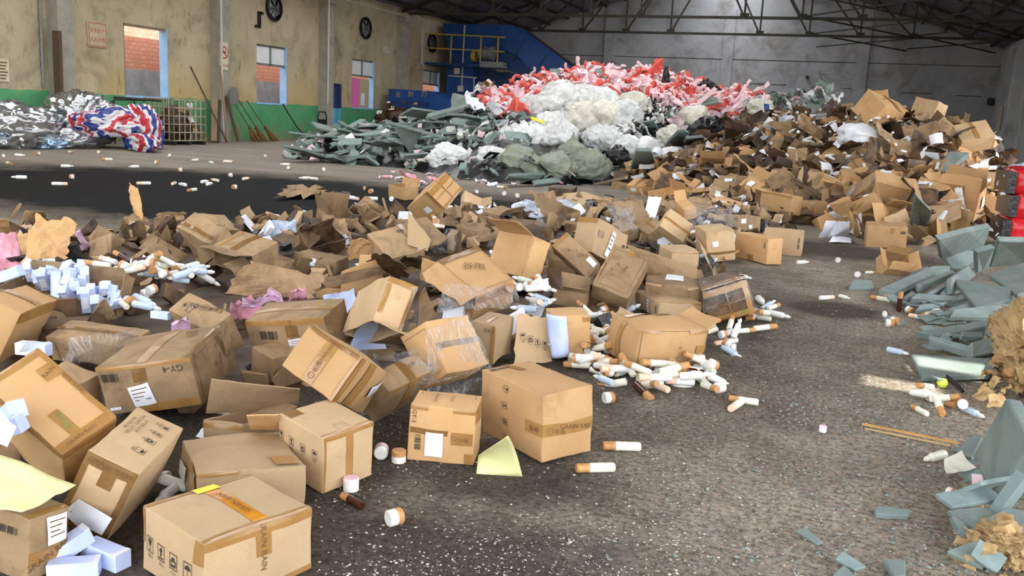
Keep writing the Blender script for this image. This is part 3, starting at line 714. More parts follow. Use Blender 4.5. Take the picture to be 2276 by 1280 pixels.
broom(23.45, .38, 'straw broom nearest the column, lowest handle'); broom(23.75, .45, 'middle straw broom of the three by the column'); broom(24.15, .6, 'straw broom on the right, head spread widest')
tag(MB().prism([Vector((XL+.5+.2*math.cos(a), 20.95+.33*s, z)) for a, s, z in ((0, -1, .02), (0, 1, .02), (0, .35, .55), (0, -.2, .6))], (.05, 0, 0)).build('dustpan', MT['dark_wood']), 'worn brown dustpan leaning on the wall right of the wire cage', 'dustpan')
r = tag(empty('hand_trolley', (XL+.7, 27.6, 0)), 'small black hand trolley before the green dado', 'trolley')
MB().tube([(0, -.25, .15), (0, -.3, .85), (0, -.22, 1.0), (0, .18, 1.0), (0, .25, .85), (0, .25, .15)], .025).build('frame', MT['fan_black'], r)
MB().box(-.02, .02, -.25, .24, .5, .75).build('back_panel', MT['fan_black'], r); MB().box(0, .5, -.25, .25, .12, .16).build('platform', MT['fan_black'], r)
for s in (-1, 1): MB().lathe([(.1, -.03), (.1, .03)], 12, Matrix.Rotation(PI/2, 3, 'X'), Vector((.05, s*.25, .1))).build('wheel', MT['fan_black'], r)
tag(MB().tube([(XL+.1, 26.1, 1.2), (XL+.15, 26.35, .9), (XL+.3, 26.7, .4), (XL+.5, 27.2, .03)], .02).build('cable', MT['fan_black']), 'black cable hanging from the second window sill', 'cable')
# IBC cage with rubbish, and the railing behind it
def cage(name, label, x, y, w, l, h, nx, nz, m='steel_cage'):
    r = tag(empty(name, (x, y, 0)), label, 'cage'); mb = MB()
    for z in [.12+h*i/nz for i in range(nz+1)]: mb.tube([(0, 0, z), (w, 0, z), (w, l, z), (0, l, z), (0, 0, z)], .018, 6)
    for i in range(nx+1):
        for px, py in ((w, l*i/nx), (0, l*i/nx), (w*i/nx, 0), (w*i/nx, l)): mb.tube([(px, py, .1), (px, py, .12+h)], .016, 6)
    mb.build('bars', MT[m], r)
    p = MB()
    for yy in (0, l/2-.05, l-.1): p.box(0, w, yy, yy+.1, 0, .1)
    p.build('pallet', MT['dark_steel'], r); return r
cage('wire_cage', 'square steel cage container full of dark rubbish under the tall window', XL+.55, 19.2, .95, 1.25, 1.05, 6, 5)
o = link('cage_rubbish', blob_mesh('cage_rubbish', 'kraft_dark', 31, .4, .5, .5, 4, .35)); o.location = (XL+1.03, 19.82, .12); tag(o, 'dark brown rubbish filling the steel cage', 'rubbish', kind='stuff')
for i, (yy, zz, mm) in enumerate(((19.6, .85, 'kraft_worn'), (19.95, .6, 'paper'), (19.9, .95, 'paper'), (20.1, .3, 'kraft'))):
    sheet('scrap', ['brown scrap in the cage, near its top left', 'pale scrap halfway up in the cage', 'white scrap at the cage top', 'tan scrap low in the cage'][i], 'scrap', [(XL+1.46, yy-.12, zz), (XL+1.46, yy+.1, zz-.03), (XL+1.4, yy+.1, zz+.16), (XL+1.4, yy-.1, zz+.14)], mm, 60+i, 5, .03, .1)
r = tag(empty('steel_bench', (XL+.3, 17.9, 0)), 'rusty steel frame standing between the tarpaulin and the cage', 'frame')
MB().tube([(.3, 0, 0), (.3, 0, .95), (.3, .25, 1.1), (.3, 1.3, 1.12)], .025).tube([(.3, .2, .0), (.3, .2, 1.05)], .02).tube([(.3, .9, 0), (.3, .9, 1.1)], .02).tube([(.1, .4, 1.15), (.9, 1.2, 1.12)], .03).build('frame', MT['dark_steel'], r)
# foil and tarpaulin heap
for i, (x, y, z, sx, sy, sz, m, lb) in enumerate(((-16.5, 14.3, 0, .8, 1.15, .55, 'foil', 'big crumpled silver foil heap at the left end'), (-16.7, 14.0, 0, .7, .55, .48, 'foil_blue', 'bluish foil bundle at the far left of the heap'),
        (-16.5, 16.2, 0, .7, 1.0, .75, 'foil', 'tall silver foil bundle behind the striped tarpaulin'), (-16.3, 15.6, 0, .6, .95, .28, 'foil', 'low silver foil sheet in front of the foil heap'), (-16.2, 15.1, 0, .4, .45, .25, 'foil_blue', 'pale blue foil fold on the floor before the heap'))):
    o = link('foil_sheet', blob_mesh('foil_sheet', m, 40+i, sx, sy, sz, 5, .42, .7, 2.6)); o.location = (x, y, z); tag(o, lb, 'foil', 'foil sheets by the left wall')
for i, (x, y, z, sx, sy, sz, lb) in enumerate(((-15.75, 16.3, .28, .5, .95, .38, 'striped red white and blue tarpaulin draped over the foil'), (-15.6, 17.15, 0, .42, .6, .6, 'striped tarpaulin bundle with a knotted top beside the cage'), (-15.0, 16.5, 0, .33, 1.0, .24, 'striped tarpaulin roll lying along the floor'))):
    o = link('striped_tarpaulin', blob_mesh('striped_tarpaulin', 'tarp', 50+i, sx, sy, sz, 5, .35, .7, 2.0)); o.location = (x, y, z); tag(o, lb, 'tarpaulin', 'striped tarpaulins by the left wall')
    o.rotation_euler = (0, 0, PI/2-.3*i) if i != 0 else (0, 0, 0)

# ---------------------------------------------------------------- blue baling machine
Y0 = 38.0
r = tag(empty('baling_machine', (at(1030, 200, Y0).x, Y0, 0)), 'big blue baling machine with inclined conveyor before the back wall', 'baler'); ro = r.location
def P3(pts, Y): return [at(x, y, Y)-ro for x, y in pts]
def prism(name, pts, Y, depth, m, par=None): 
    o = MB().prism(P3(pts, Y), (0, depth, 0)).build(name, MT[m], par or r); return o
prism('hopper', [(984, 52), (1133, 55), (1150, 68), (1150, 140), (1000, 140), (996, 110)], Y0, 2.6, 'blue_paint')
cv = prism('conveyor', [(1133, 55), (1245, 140), (1290, 175), (1262, 190), (1184, 158), (1150, 125), (1112, 104), (1112, 58)], Y0-.2, 1.7, 'blue_paint')
prism('belt', [(1150, 58), (1175, 72), (1330, 185), (1300, 190), (1240, 142)], Y0+1.7, .5, 'belt')
prism('conveyor_foot', [(1112, 112), (1150, 128), (1200, 168), (1170, 176), (1117, 148)], Y0-.1, 1.2, 'blue_dark')
for a, b in (((1168, 86), (1140, 134)), ((1214, 122), (1200, 146))): MB().bar(at(*a, Y0-.2)-ro-Vector((0, .03, 0)), at(*b, Y0-.2)-ro-Vector((0, .03, 0)), .06).build('rib', MT['blue_dark'], cv)
prism('platform', [(938, 138), (1118, 143), (1118, 151), (938, 143)], Y0-1.0, 1.2, 'blue_dark')
b = at(1000, 150, Y0).x-ro.x; c2 = at(1058, 150, Y0).x-ro.x; c3 = at(1120, 170, Y0).x-ro.x; zt = at(1030, 146, Y0).z
base = MB().box(b, c2, -.3, 2.5, 0, zt).build('main_housing', MT['blue_paint'], r)
MB().box(c2, c3, .4, 2.5, 0, zt-.2).build('side_housing', MT['blue_dark'], r)
pa = at(1075, 180, Y0+.35); pb = at(1098, 212, Y0+.35); MB().box(pa.x-ro.x, pb.x-ro.x, .3, .38, pb.z, pa.z).build('yellow_hatch', MT['yellow_paint'], r)
rl = MB()
for y in (77, 109): rl.bar(at(940, y-3, Y0-1)-ro, at(1122, y+6, Y0-1)-ro, .055)
for x in (940, 1004, 1070, 1108): rl.bar(at(x, 74+(x-940)*.04, Y0-1)-ro, at(x-3, 141, Y0-1)-ro, .055)
rl.build('railing', MT['yellow_paint'], r)
mo = at(1078, 119, Y0-.8)-ro; R = Matrix.Rotation(PI/2, 3, 'Y')
mt = MB().lathe([(.12, -.3), (.2, -.28), (.2, -.05), (.26, -.04), (.26, .25), (.3, .26), (.3, .4), (.15, .42)], 20, R, mo).build('motor', MT['grey_metal'], r)
fin = MB()
for k in range(6): fin.lathe([(.275, -.02+k*.045), (.275, k*.045)], 20, R, mo)
fin.build('cooling_fins', MT['grey_metal'], mt)
MB().lathe([(.2, -.5), (.24, -.45), (.24, -.3), (.2, -.28)], 16, R, mo+Vector((-.15, .1, -.12))).build('fan_cover', MT['yellow_paint'], mt)
prism('motor_mount', [(1066, 136), (1116, 138), (1118, 151), (1066, 149)], Y0-1.1, .5, 'grey_metal')
cd = MB()
for a, b2 in (((1033, 56), (1026, 196)), ((997, 168), (1060, 173)), ((1054, 173), (1053, 215))): cd.bar(at(*a, Y0-.35)-ro, at(*b2, Y0-.35)-ro, .05)
cd.build('conduit', MT['white_pipe'], r)
for x, y in ((1016, 158), (1024, 197), (1069, 189)):
    q_ = at(x, y, Y0-.4)-ro; MB().box(q_.x-.13, q_.x+.13, q_.y-.06, q_.y+.04, q_.z-.13, q_.z+.13).build('switch_box', MT['white_pipe'], r)
tag(MB().tube([at(905, 31, 35), at(925, 32, 35), at(936, 42, 35), at(940, 60, 36), at(937, 142, 36.5)], .04).build('conduit', MT['white_pipe']), 'white pipe curving from the column top down to the machine platform', 'pipe')
Y1 = 33.0
r2 = tag(empty('press_ram', (at(920, 240, Y1).x, Y1, 0)), 'blue press housing with yellow lettering before the machine', 'press'); ro2 = r2.location
MB().prism([at(x, y, Y1)-ro2 for x, y in ((864, 197), (952, 202), (973, 209), (988, 222), (988, 262), (864, 262))], (0, 1.5, 0)).build('housing', MT['blue_paint'], r2)
MB().prism([at(x, y, Y1-.15)-ro2 for x, y in ((858, 222), (948, 226), (948, 258), (858, 258))], (0, .3, 0)).build('gate', MT['blue_dark'], r2)
for s, x in (('金', 885), ('耐', 913), ('刀', 942)):
    v, f, w = text2d(s); p0 = at(x, 209, Y1)-ro2; MB().add([(p0.x+a*.22, p0.y-.01, p0.z+b*.22) for a, b in v], f).build('lettering', MT['yellow_paint'], r2)
o = link('waste_bale', blob_mesh('waste_bale', 'kraft_dark', 77, 1.05, .7, .75, 5, .3, .8, 2.4)); o.location = at(888, 276, 31.5).xy.to_3d(); tag(o, 'ragged bale of compressed brown waste before the press', 'bale')
q = random.Random(3)
for k in range(26):
    x, y = q.uniform(842, 935), q.uniform(226, 282); p0 = at(x, y, 30.95); s = q.uniform(.08, .2)
    sheet('scrap', 'small paper or plastic scrap stuck in the ragged waste bale', 'scrap', [p0+Vector((-s, 0, -s*.5)), p0+Vector((s, 0, -s*.4)), p0+Vector((s*.8, .05, s*.6)), p0+Vector((-s, .05, s*.4))], q.choice(('paper', 'kraft_worn', 'cream_plastic', 'kraft_dark', 'black_plastic')), k, 3, .04, .1, group='scraps in the waste bale')
# small things at the right end
r = tag(empty('prohibition_sign', (at(2217, 262, 44.5))), 'white sign with a red ring low on the right-hand wall', 'sign'); r.location.x = XR-.05
MB().box(-.02, .02, -.35, .35, -.5, .5).build('board', MT['sign_white'], r)
v, f = ring2(.4, .5, 24); MB().add([(-.025, a*.5, .12+b*.5) for a, b in v], f).build('ring', MT['sign_red'], r)
tag(MB().box(*sorted((at(1791, 168, 46.7).x, at(1797, 168, 46.7).x)), 46.6, 46.8, at(1794, 174, 46.7).z, at(1794, 168, 46.7).z).build('socket_box', MT['fan_black']), 'small black socket box on the back wall', 'electrical box')
tag(MB().lathe([(.05, 0), (.16, .05), (.16, .3), (.05, .36)], 12, None, at(2201, 235, 46.3)).build('wall_lamp', MT['fan_black']), 'small dark lamp on the back wall near the right corner', 'lamp')

# ---------------------------------------------------------------- cartons of the near heap: place, turn (w x y z), size in metres
POSE = {}
for _l in """
F1 -1.390 1.803 0.089 0.5710 -0.0084 -0.0005 -0.8209 0.312 0.291 0.172
F2 -1.491 2.435 0.113 -0.5605 0.0010 -0.0561 0.8262 0.197 0.239 0.193
F3 -1.657 2.219 0.072 -0.4008 0.0112 0.0208 0.9159 0.320 0.335 0.123
F4 -1.856 1.935 0.136 -0.8058 0.1788 -0.1341 0.5483 0.346 0.149 0.224
F5 -2.132 1.943 0.236 0.6326 -0.0363 0.3534 -0.6882 0.179 0.323 0.254
F6 -1.871 1.592 0.096 0.6838 -0.0423 0.0209 -0.7282 0.114 0.207 0.171
F7 -2.380 2.724 0.166 -0.8065 -0.1072 0.0068 0.5814 0.347 0.359 0.192
F8 -1.638 2.756 0.264 -0.5062 -0.2225 -0.4970 0.6688 0.179 0.222 0.410
F9 -1.563 3.062 0.127 -0.5723 0.1018 -0.3006 0.7562 0.228 0.098 0.195
F10 -1.880 2.544 0.066 0.6558 -0.0101 -0.0752 -0.7511 0.228 0.182 0.089
F11 -1.225 2.797 0.105 0.7904 -0.0045 0.0121 -0.6125 0.169 0.232 0.202
F12 -0.978 3.064 0.132 0.4610 0.0208 -0.0026 -0.8872 0.221 0.389 0.247
F13 -0.791 4.414 0.128 -0.4098 0.0547 -0.0425 0.9095 0.423 0.249 0.201
F14 -0.952 5.607 0.081 -0.2796 -0.0019 0.0016 0.9601 0.286 0.402 0.099
F15 -0.962 5.822 0.165 -0.0735 0.0053 -0.0153 0.9972 0.351 0.424 0.093
F16 -1.238 5.450 0.244 -0.6170 -0.1730 -0.3400 0.6883 0.346 0.239 0.141
F17 -0.618 5.695 0.158 0.1092 0.1740 0.0015 -0.9787 0.280 0.497 0.216
F18 -0.663 8.515 0.125 0.3528 0.0168 -0.0038 -0.9355 0.162 0.489 0.236
F19 -0.485 9.241 0.121 0.6884 -0.0009 -0.0002 -0.7254 0.166 0.361 0.242
F20 -1.442 8.479 0.243 0.6000 0.0829 0.5136 -0.6077 0.221 0.283 0.130
F21 -1.615 6.378 0.321 -0.5561 0.1280 0.1413 0.8089 0.412 0.187 0.255
F22 -1.651 5.883 0.267 -0.4469 -0.1651 -0.5478 0.6877 0.136 0.320 0.239
F23 -1.965 5.571 0.287 -0.4317 0.1530 0.1012 0.8832 0.149 0.417 0.281
F24 -1.920 4.714 0.252 0.4986 0.0082 0.2519 -0.8294 0.296 0.374 0.174
F25 -1.836 3.416 0.337 0.3408 -0.1297 -0.2262 -0.9033 0.133 0.496 0.212
F26 -2.252 3.439 0.200 -0.7436 -0.1211 -0.0243 0.6571 0.232 0.390 0.181
F27 -1.493 3.376 0.211 -0.5347 0.2998 -0.3438 0.7113 0.291 0.238 0.158
F28 -1.541 4.041 0.118 -0.6613 -0.0109 -0.0627 0.7474 0.184 0.138 0.208
F30 -1.253 4.384 0.116 0.2244 0.0213 -0.0156 -0.9741 0.194 0.246 0.216
F31 -1.210 7.435 0.133 0.2512 0.0073 0.0193 -0.9677 0.246 0.298 0.130
F32 -1.034 8.316 0.163 -0.1913 -0.0722 -0.0255 0.9785 0.256 0.407 0.282
F33 -1.004 10.367 0.152 -0.3430 -0.0140 0.0063 0.9392 0.294 0.258 0.172
F34 -0.736 12.381 0.256 -0.4325 0.0274 -0.0058 0.9012 0.199 0.536 0.246
F35 -0.299 12.742 0.199 0.1393 0.0146 0.0103 -0.9901 0.471 0.356 0.177
F36 0.507 10.756 0.123 0.0094 0.0084 0.0050 -0.9999 0.405 0.492 0.235
F37 -3.347 7.204 0.452 -0.5978 0.0264 -0.5508 0.5818 0.263 0.217 0.495
F38 -2.842 5.514 0.237 0.4596 0.0063 0.2319 -0.8573 0.272 0.331 0.182
F39 -3.526 5.663 0.227 -0.4507 -0.0015 -0.2409 0.8595 0.276 0.230 0.111
F40 -3.348 5.391 0.131 -0.7341 0.0467 -0.0284 0.6768 0.224 0.323 0.103
F41 -3.614 4.893 0.227 0.6762 0.0504 0.1399 -0.7216 0.260 0.317 0.150
F44 -3.948 4.971 0.252 0.5218 0.2161 0.2261 -0.7937 0.166 0.407 0.290
F48 -3.789 3.576 0.164 -0.8051 -0.0397 -0.1001 0.5833 0.311 0.550 0.114
F49 -3.290 2.819 0.212 -0.8124 0.1982 -0.1095 0.5374 0.336 0.152 0.251
F50 -2.903 2.923 0.150 0.6971 0.1263 0.0844 -0.7007 0.148 0.460 0.116
F51 -3.366 3.202 0.148 0.8598 0.0686 -0.0026 -0.5060 0.366 0.326 0.113
F52 -3.515 3.015 0.091 0.4577 -0.0473 -0.0770 -0.8845 0.097 0.237 0.107
F53 -2.582 3.211 0.206 0.5767 0.1555 0.2381 -0.7658 0.127 0.278 0.209
F55 -1.505 5.304 0.114 -0.0833 0.0530 0.0268 0.9948 0.207 0.157 0.099
F56 -1.720 5.960 0.095 0.5592 -0.1029 -0.0240 -0.8223 0.182 0.248 0.098
F57 -1.983 9.004 0.242 0.2006 0.0321 0.1453 -0.9683 0.305 0.433 0.220
F58 -1.556 9.759 0.306 0.3047 0.0491 0.1699 -0.9359 0.141 0.238 0.124
F60 -3.894 12.898 0.124 -0.0825 0.0032 -0.0175 0.9964 0.369 0.507 0.169
F61 -5.670 11.180 0.099 -0.5128 -0.0052 -0.0264 0.8581 0.224 0.403 0.175
F63 -4.373 7.298 0.188 -0.4197 0.0625 -0.0438 0.9045 0.290 0.373 0.106
F64 -3.930 9.463 0.202 -0.8167 0.0485 -0.3191 0.4784 0.263 0.228 0.091
F65 -3.011 7.373 0.173 -0.5370 -0.0242 -0.0469 0.8419 0.268 0.326 0.105
F66 -4.888 6.224 0.163 0.5752 -0.1543 0.1524 -0.7887 0.305 0.285 0.074
F68 -2.234 3.288 0.084 -0.5394 0.0014 -0.0806 0.8382 0.213 0.169 0.128
F69 -2.760 4.767 0.137 -0.6444 -0.0968 0.0045 0.7586 0.403 0.203 0.071
F70 -3.355 8.890 0.157 -0.4955 -0.0336 -0.0728 0.8649 0.302 0.344 0.124
F71 -2.735 8.047 0.153 -0.4172 0.0581 -0.0335 0.9063 0.345 0.266 0.131
F72 -2.869 9.364 0.171 -0.4670 -0.0322 -0.0916 0.8789 0.307 0.397 0.129
F73 -3.192 11.476 0.157 0.4338 0.0118 0.0606 -0.8989 0.353 0.420 0.127
F74 -1.740 8.836 0.154 0.4367 0.0973 0.2306 -0.8641 0.231 0.204 0.136
F75 -1.487 12.302 0.169 0.3556 0.0296 0.0624 -0.9321 0.343 0.435 0.144
F76 -2.307 12.813 0.184 -0.4008 -0.0516 -0.0848 0.9108 0.384 0.430 0.139
F77 -1.971 8.658 0.139 0.4138 0.0782 0.1855 -0.8878 0.215 0.225 0.127
F78 -2.670 2.538 0.099 0.6742 0.0019 0.1103 -0.7303 0.111 0.189 0.155
F79 -2.371 1.950 0.086 0.5263 0.0153 -0.0510 -0.8486 0.069 0.326 0.137
F80 -1.937 6.605 0.150 0.3582 -0.0864 0.0131 -0.9295 0.150 0.311 0.132
""".strip().split('\n'):
    _w = _l.split(); _v = [float(x) for x in _w[1:]]; POSE[_w[0]] = (Vector(_v[0:3]), Quaternion(_v[3:7]), _v[7:10])
NEAR = 'cartons of the near heap'
def C(key, label, m='kraft', deco=(), **k):
    c, q, d = POSE[key]; k.setdefault('seed', int(key[1:])); k.setdefault('group', NEAR)
    return carton('cardboard_box', label, c, q, d, m=m, deco=deco, **k)
"""faces: T towards the lid, X the left visible side, Y the right visible side; u,v run -1..1"""
C('F1', 'closed carton with orange tape across its lid, lowest in the photo', 'kraft', [('t', 'T', -1, -1, 1, -.86), ('t', 'T', -1, .86, 1, 1), ('o', 'T', -.06, -1, .2, 1), ('y', 'T', -.16, .72, .26, .98), ('t', 'Y', -1, .72, 1, 1), ('t', 'X', .72, .3, 1, 1), ('t', 'Y', -.12, .1, .16, .75), ('t', 'X', -1, -.1, -.9, 1), ('X', 'T', 'GRAIN RAIN', .08, 0, .018, 90), ('X', 'Y', 'GRAIN RAIN', .02, .4, .016, -90), ('i', 'X', -.06, -.02, .42, 0, .042, 0), ('t', 'Y', -.3, -1, 1, -.8)], amp=.004)
C('F2', 'upright closed carton with a taped front edge, standing on the dirt', 'kraft', [('t', 'T', -1, -1, 1, -.84), ('t', 'T', -.2, -.84, .2, -.5), ('T', 'T', -.9, .55, -.4, .95), ('t', 'Y', -.12, -1, .16, 1), ('t', 'Y', -1, .84, 1, 1), ('t', 'Y', -.98, -1, -.9, 1), ('i', 'X', -.1, .3, .5, 0, .03, 0)], bulge=.004)
C('F3', 'carton with loosely closed sunken flaps beside the upright taped carton', 'kraft', [('t', 'Y', -1, .8, -.3, 1), ('t', 'T', .45, -.9, .9, -.5), ('t', 'X', .3, -1, 1, 1), ('w', 'X', -.3, -.2, .3, .6)], crush=.02, shear=.08)
C('F4', 'leaning carton with handling marks and small grey print on its lid', 'kraft', [('i', 'T', .12, -.4, -.36, 0, .03, 180), ('X', 'T', '生产日期  2021/05', .3, .28, .012, 180), ('X', 'T', 'MFG DATE   LOT NO', .3, .52, .011, 180), ('X', 'T', '规格  数量  毛重', .3, .74, .011, 180), ('T', 'X', -1, .7, 1, 1), ('T', 'X', -1, -1, -.75, 1), ('T', 'X', .75, -1, 1, 1), ('T', 'X', -.2, .3, .35, .75), ('X', 'X', 'GRAIN RAIN', 0, .84, .016, 0), ('T', 'X', -.8, -1, 1, -.45), ('l', 'X', -.15, -.62, .085, .06, -20), ('b', 'X', .1, -.66, .03, .022, -20)])
C('F5', 'big tilted carton with a sunlit bare lid edged in wide tape, left of the heap', 'kraft_warm', [('t', 'T', -1, -1, 1, -.8), ('t', 'T', .8, -1, 1, 1), ('t', 'T', -1, .84, 1, 1), ('t', 'T', -.45, -.8, -.1, -.25), ('t', 'T', .35, .3, .8, .62), ('g', 'T', 'GRAIN', -.27, -.52, .015, 75), ('X', 'T', 'RAIN', .6, .46, .014, 15), ('X', 'T', 'GRAIN RAIN', -.2, -.9, .012, 0), ('X', 'T', 'GRAIN RAIN', .9, .0, .012, 90), ('t', 'X', -1, .8, 1, 1), ('t', 'Y', -1, .75, 1, 1), ('c', 'Y', -.3, .3, .02, 0)], bulge=.006)
C('F6', 'carton in the corner under a yellow sheet, with white label and barcode', 'kraft_worn', [('l', 'Y', .3, .45, .06, .075, 0), ('b', 'X', .4, .5, .06, .02), ('t', 'Y', -1, -.5, 1, -.1), ('X', 'Y', 'GRAIN RAIN', 0, -.3, .018, 25), ('t', 'T', -1, -1, 1, -.8)])
C('F7', 'large carton printed GY-4 with a white slip and barcode on the end', 'kraft_worn', [('t', 'T', -1, -.1, 1, .16), ('t', 'X', -1, .82, 1, 1), ('T', 'X', -.25, .3, .05, .82), ('b', 'X', -.72, .55, .065, .032), ('x', 'X', 'GY-4', .62, .62, .024, 180), ('l', 'X', -.15, -.25, .085, .085, 8), ('X', 'X', 'GRAIN', -.08, -.2, .022, -90), ('t', 'X', -.2, -1, 1, -.62), ('w', 'X', -.9, -.82, -.66, -.7), ('T', 'T', -1, -1, 1, -.88), ('f', 'Y', -.85, -.85, .85, .85), ('X', 'Y', '一 草 一 木', .1, .1, .025, 65), ('c', 'Y', .2, -.45, .03, 65), ('X', 'T', '谷雨', .5, -.5, .05, 20)], bulge=.012)
C('F8', 'tilted carton with torn edge and a broad tape belt, middle of the heap', 'kraft_warm', [('t', 'T', -1, -.16, 1, .22), ('t', 'T', -1, -1, 1, -.9), ('T', 'T', .82, -1, 1, 1), ('c', 'T', -.65, .02, .024, 0), ('X', 'T', 'GRAIN RAIN', .45, .03, .013, 0), ('t', 'Y', -1, .1, 1, .5), ('t', 'Y', -1, .82, 1, 1), ('l', 'Y', .2, -.5, .045, .1, 20)], crush=.012)
C('F9', 'shrink-wrapped carton wedged behind the tilted taped carton', 'kraft_worn', [('T', 'T', -.1, -1, .25, 1), ('t', 'Y', -.1, -1, .2, 1), ('t', 'Y', -1, .86, 1, 1), ('c', 'T', .1, .2, .025, 0)])
C('F10', 'open carton with a tall raised flap behind the upright carton', 'kraft', [('t', 'X', -1, .4, 1, .75)], open_face='T', flaps=[('U', 165, .06)])
C('F11', 'small carton printed GY-3 with barcode and white label, by the yellow sheet', 'kraft_warm', [('t', 'X', -1, .84, -.45, 1), ('t', 'X', .3, .84, 1, 1), ('x', 'X', 'GY-3', -.86, .6, .016, -90), ('b', 'X', -.68, -.3, .055, .022, 90), ('T', 'X', -.95, .0, .2, .2), ('w', 'X', -.45, -.78, .08, .1), ('t', 'X', .3, -.3, .95, .15), ('c', 'X', .4, -.06, .02, -5), ('t', 'X', .72, -1, 1, -.6), ('t', 'Y', -1, .5, 1, 1), ('X', 'T', '品名 规格 数量', -.1, .3, .012, 0), ('X', 'T', '生产日期', -.1, -.2, .012, 0), ('f', 'T', .3, -.85, .85, .85)], amp=.004)
C('F12', 'big clean carton with a printed tape belt, right-hand end of the heap', 'kraft_warm', [('t', 'Y', -1, -.24, 1, .12), ('t', 'X', .55, -.24, 1, .12), ('c', 'Y', -.75, -.08, .026, -8), ('X', 'Y', 'GRAIN RAIN', .25, -.05, .018, -8), ('X', 'X', '谷雨', .8, -.06, .022, 0), ('i', 'X', -.12, -.02, 0, -.5, .03, -90), ('b', 'T', -.5, .8, .08, .025), ('t', 'T', -.2, .4, .1, 1)], bulge=.014)
C('F13', 'bulging carton lying on spilled bottles with brand mark and printed frame', 'kraft_warm', [('f', 'Y', -.96, -.96, .98, .96), ('c', 'Y', .5, -.3, .03, -90), ('X', 'Y', '一 草 一 木', .1, 0, .02, -90), ('t', 'Y', .68, -.2, 1, .22), ('t', 'Y', -1, .86, -.4, 1), ('t', 'Y', .4, .82, 1, 1), ('t', 'X', -.15, -1, .15, 1), ('t', 'T', -.9, .2, .4, .5)], bulge=.03, crush=.014, open_face='x', flaps=[('v', 165, .1), ('V', 120, .09)])
C('F14', 'low carton with a white slip on its end behind the bulging carton', 'kraft', [('l', 'X', .2, -.2, .03, .1, 0), ('t', 'X', -1, -.6, -.6, .7), ('b', 'X', .8, .0, .06, .018, 90), ('t', 'Y', -1, .75, 1, 1), ('g', 'T', '谷雨', .2, .1, .05, 0)])
C('F15', 'carton with a square white label on its lid, rear of the right corner', 'kraft_worn', [('w', 'T', -.3, -.45, .35, .4), ('T', 'T', -.95, .2, -.5, .6), ('b', 'T', .85, .1, .05, .03, 90), ('t', 'Y', -1, .7, -.4, 1), ('t', 'Y', .5, .6, 1, 1), ('f', 'Y', -.8, -.9, .6, .5)])
C('F16', 'carton tipped on its corner with a framed brand print facing out', 'kraft_worn', [('f', 'T', -.85, -.85, .85, .85), ('c', 'T', -.1, -.05, .028, -20), ('X', 'T', '一 草 一 木', 0, .4, .02, -20), ('T', 'T', -.5, .8, .1, 1), ('t', 'T', .75, -.2, 1, .1), ('t', 'Y', -1, .3, 1, .6)], bulge=.01)
C('F17', 'water-stained carton wrapped in shiny tape, outermost on the right', 'kraft_wet', [('t', 'Y', -1, .6, 1, .95), ('T', 'Y', -1, -.05, 1, .05), ('T', 'Y', -.05, -1, .03, 1), ('t', 'Y', .7, -1, .95, 1), ('t', 'Y', -1, -.9, 1, -.6), ('g', 'Y', '谷雨', .5, -.7, .02, 0), ('t', 'T', -1, -1, 1, -.6)], bulge=.02, crush=.02)
C('F18', 'plain upright carton at the rear right corner of the near heap', 'kraft_warm', [('b', 'X', .85, .45, .05, .02, 90), ('t', 'X', -.15, -1, .2, -.5)], bulge=.008)
C('F19', 'plain carton standing just behind the plain upright corner carton', 'kraft', [('b', 'X', .85, .3, .05, .02, 90), ('b', 'X', .85, -.2, .05, .02, 90)])
C('F20', 'pale carton balanced on its edge with one tape stripe down the lid', 'kraft', [('t', 'T', -.12, -1, .14, 1), ('t', 'T', -1, -1, 1, -.88)], bulge=.004)
C('F21', 'carton with a long white label, leaning above the corner-tipped carton', 'kraft', [('l', 'Y', -.1, -.1, .05, .2, -15), ('T', 'Y', -.9, .0, -.6, .4), ('t', 'X', -1, .7, 1, 1), ('b', 'Y', .8, .2, .05, .03)], crush=.01)
C('F22', 'dented carton with a small white label at its corner, left of the tipped carton', 'kraft_worn', [('X', 'T', '一 草 一 木', -.1, .3, .02, -50), ('c', 'T', .1, -.1, .025, -50), ('w', 'T', .2, -.9, .75, -.45), ('t', 'T', -1, .85, 1, 1)], crush=.015)
C('F23', 'big opened carton showing its bare tan inside panel, middle right', 'kraft_warm', [('t', 'Y', -1, -1, -.9, 1)], open_face='T', flaps=[('u', 160, .16)], crush=.012)
C('F24', 'battered carton with a torn left corner and black stains on its lid', 'kraft_warm', [('T', 'T', -.9, .75, 1, .98), ('X', 'T', '谷雨', .0, .1, .06, -35), ('f', 'T', -.9, -.9, .9, .9), ('t', 'Y', -1, .4, 1, .8)], crush=.03, open_face='X', flaps=[('u', 150, .1, .3), ('V', 70, .12, .4)])
C('F25', 'opened carton with wrapped end and hanging flap, centre of the heap', 'kraft', [('t', 'Y', -1, .75, 1, 1), ('t', 'Y', -1, -.6, -.7, .7), ('T', 'Y', .75, -1, .95, 1), ('T', 'T', -.9, -.9, .9, -.7)], open_face='B', flaps=[('u', 195, .16), ('v', 170, .15), ('V', 190, .12)], bulge=.02, crush=.012)
C('F26', 'dusty carton with barcode and blue-white slip on its front', 'kraft_worn', [('t', 'T', -.22, -1, .08, 1), ('t', 'X', -1, .7, 1, 1), ('T', 'X', .0, .1, .3, .7), ('b', 'X', -.45, .2, .085, .04), ('l', 'X', .22, -.3, .075, .06, 6), ('X', 'X', 'GRAIN RAIN', .15, .4, .018, -90), ('t', 'X', -.2, -1, 1, -.7)], bulge=.008)
C('F27', 'carton under stretched clear film behind the small GY-3 carton', 'kraft_warm', [('T', 'T', -1, -.1, 1, .12), ('f', 'X', -.8, -.8, .8, .8)], crush=.01)
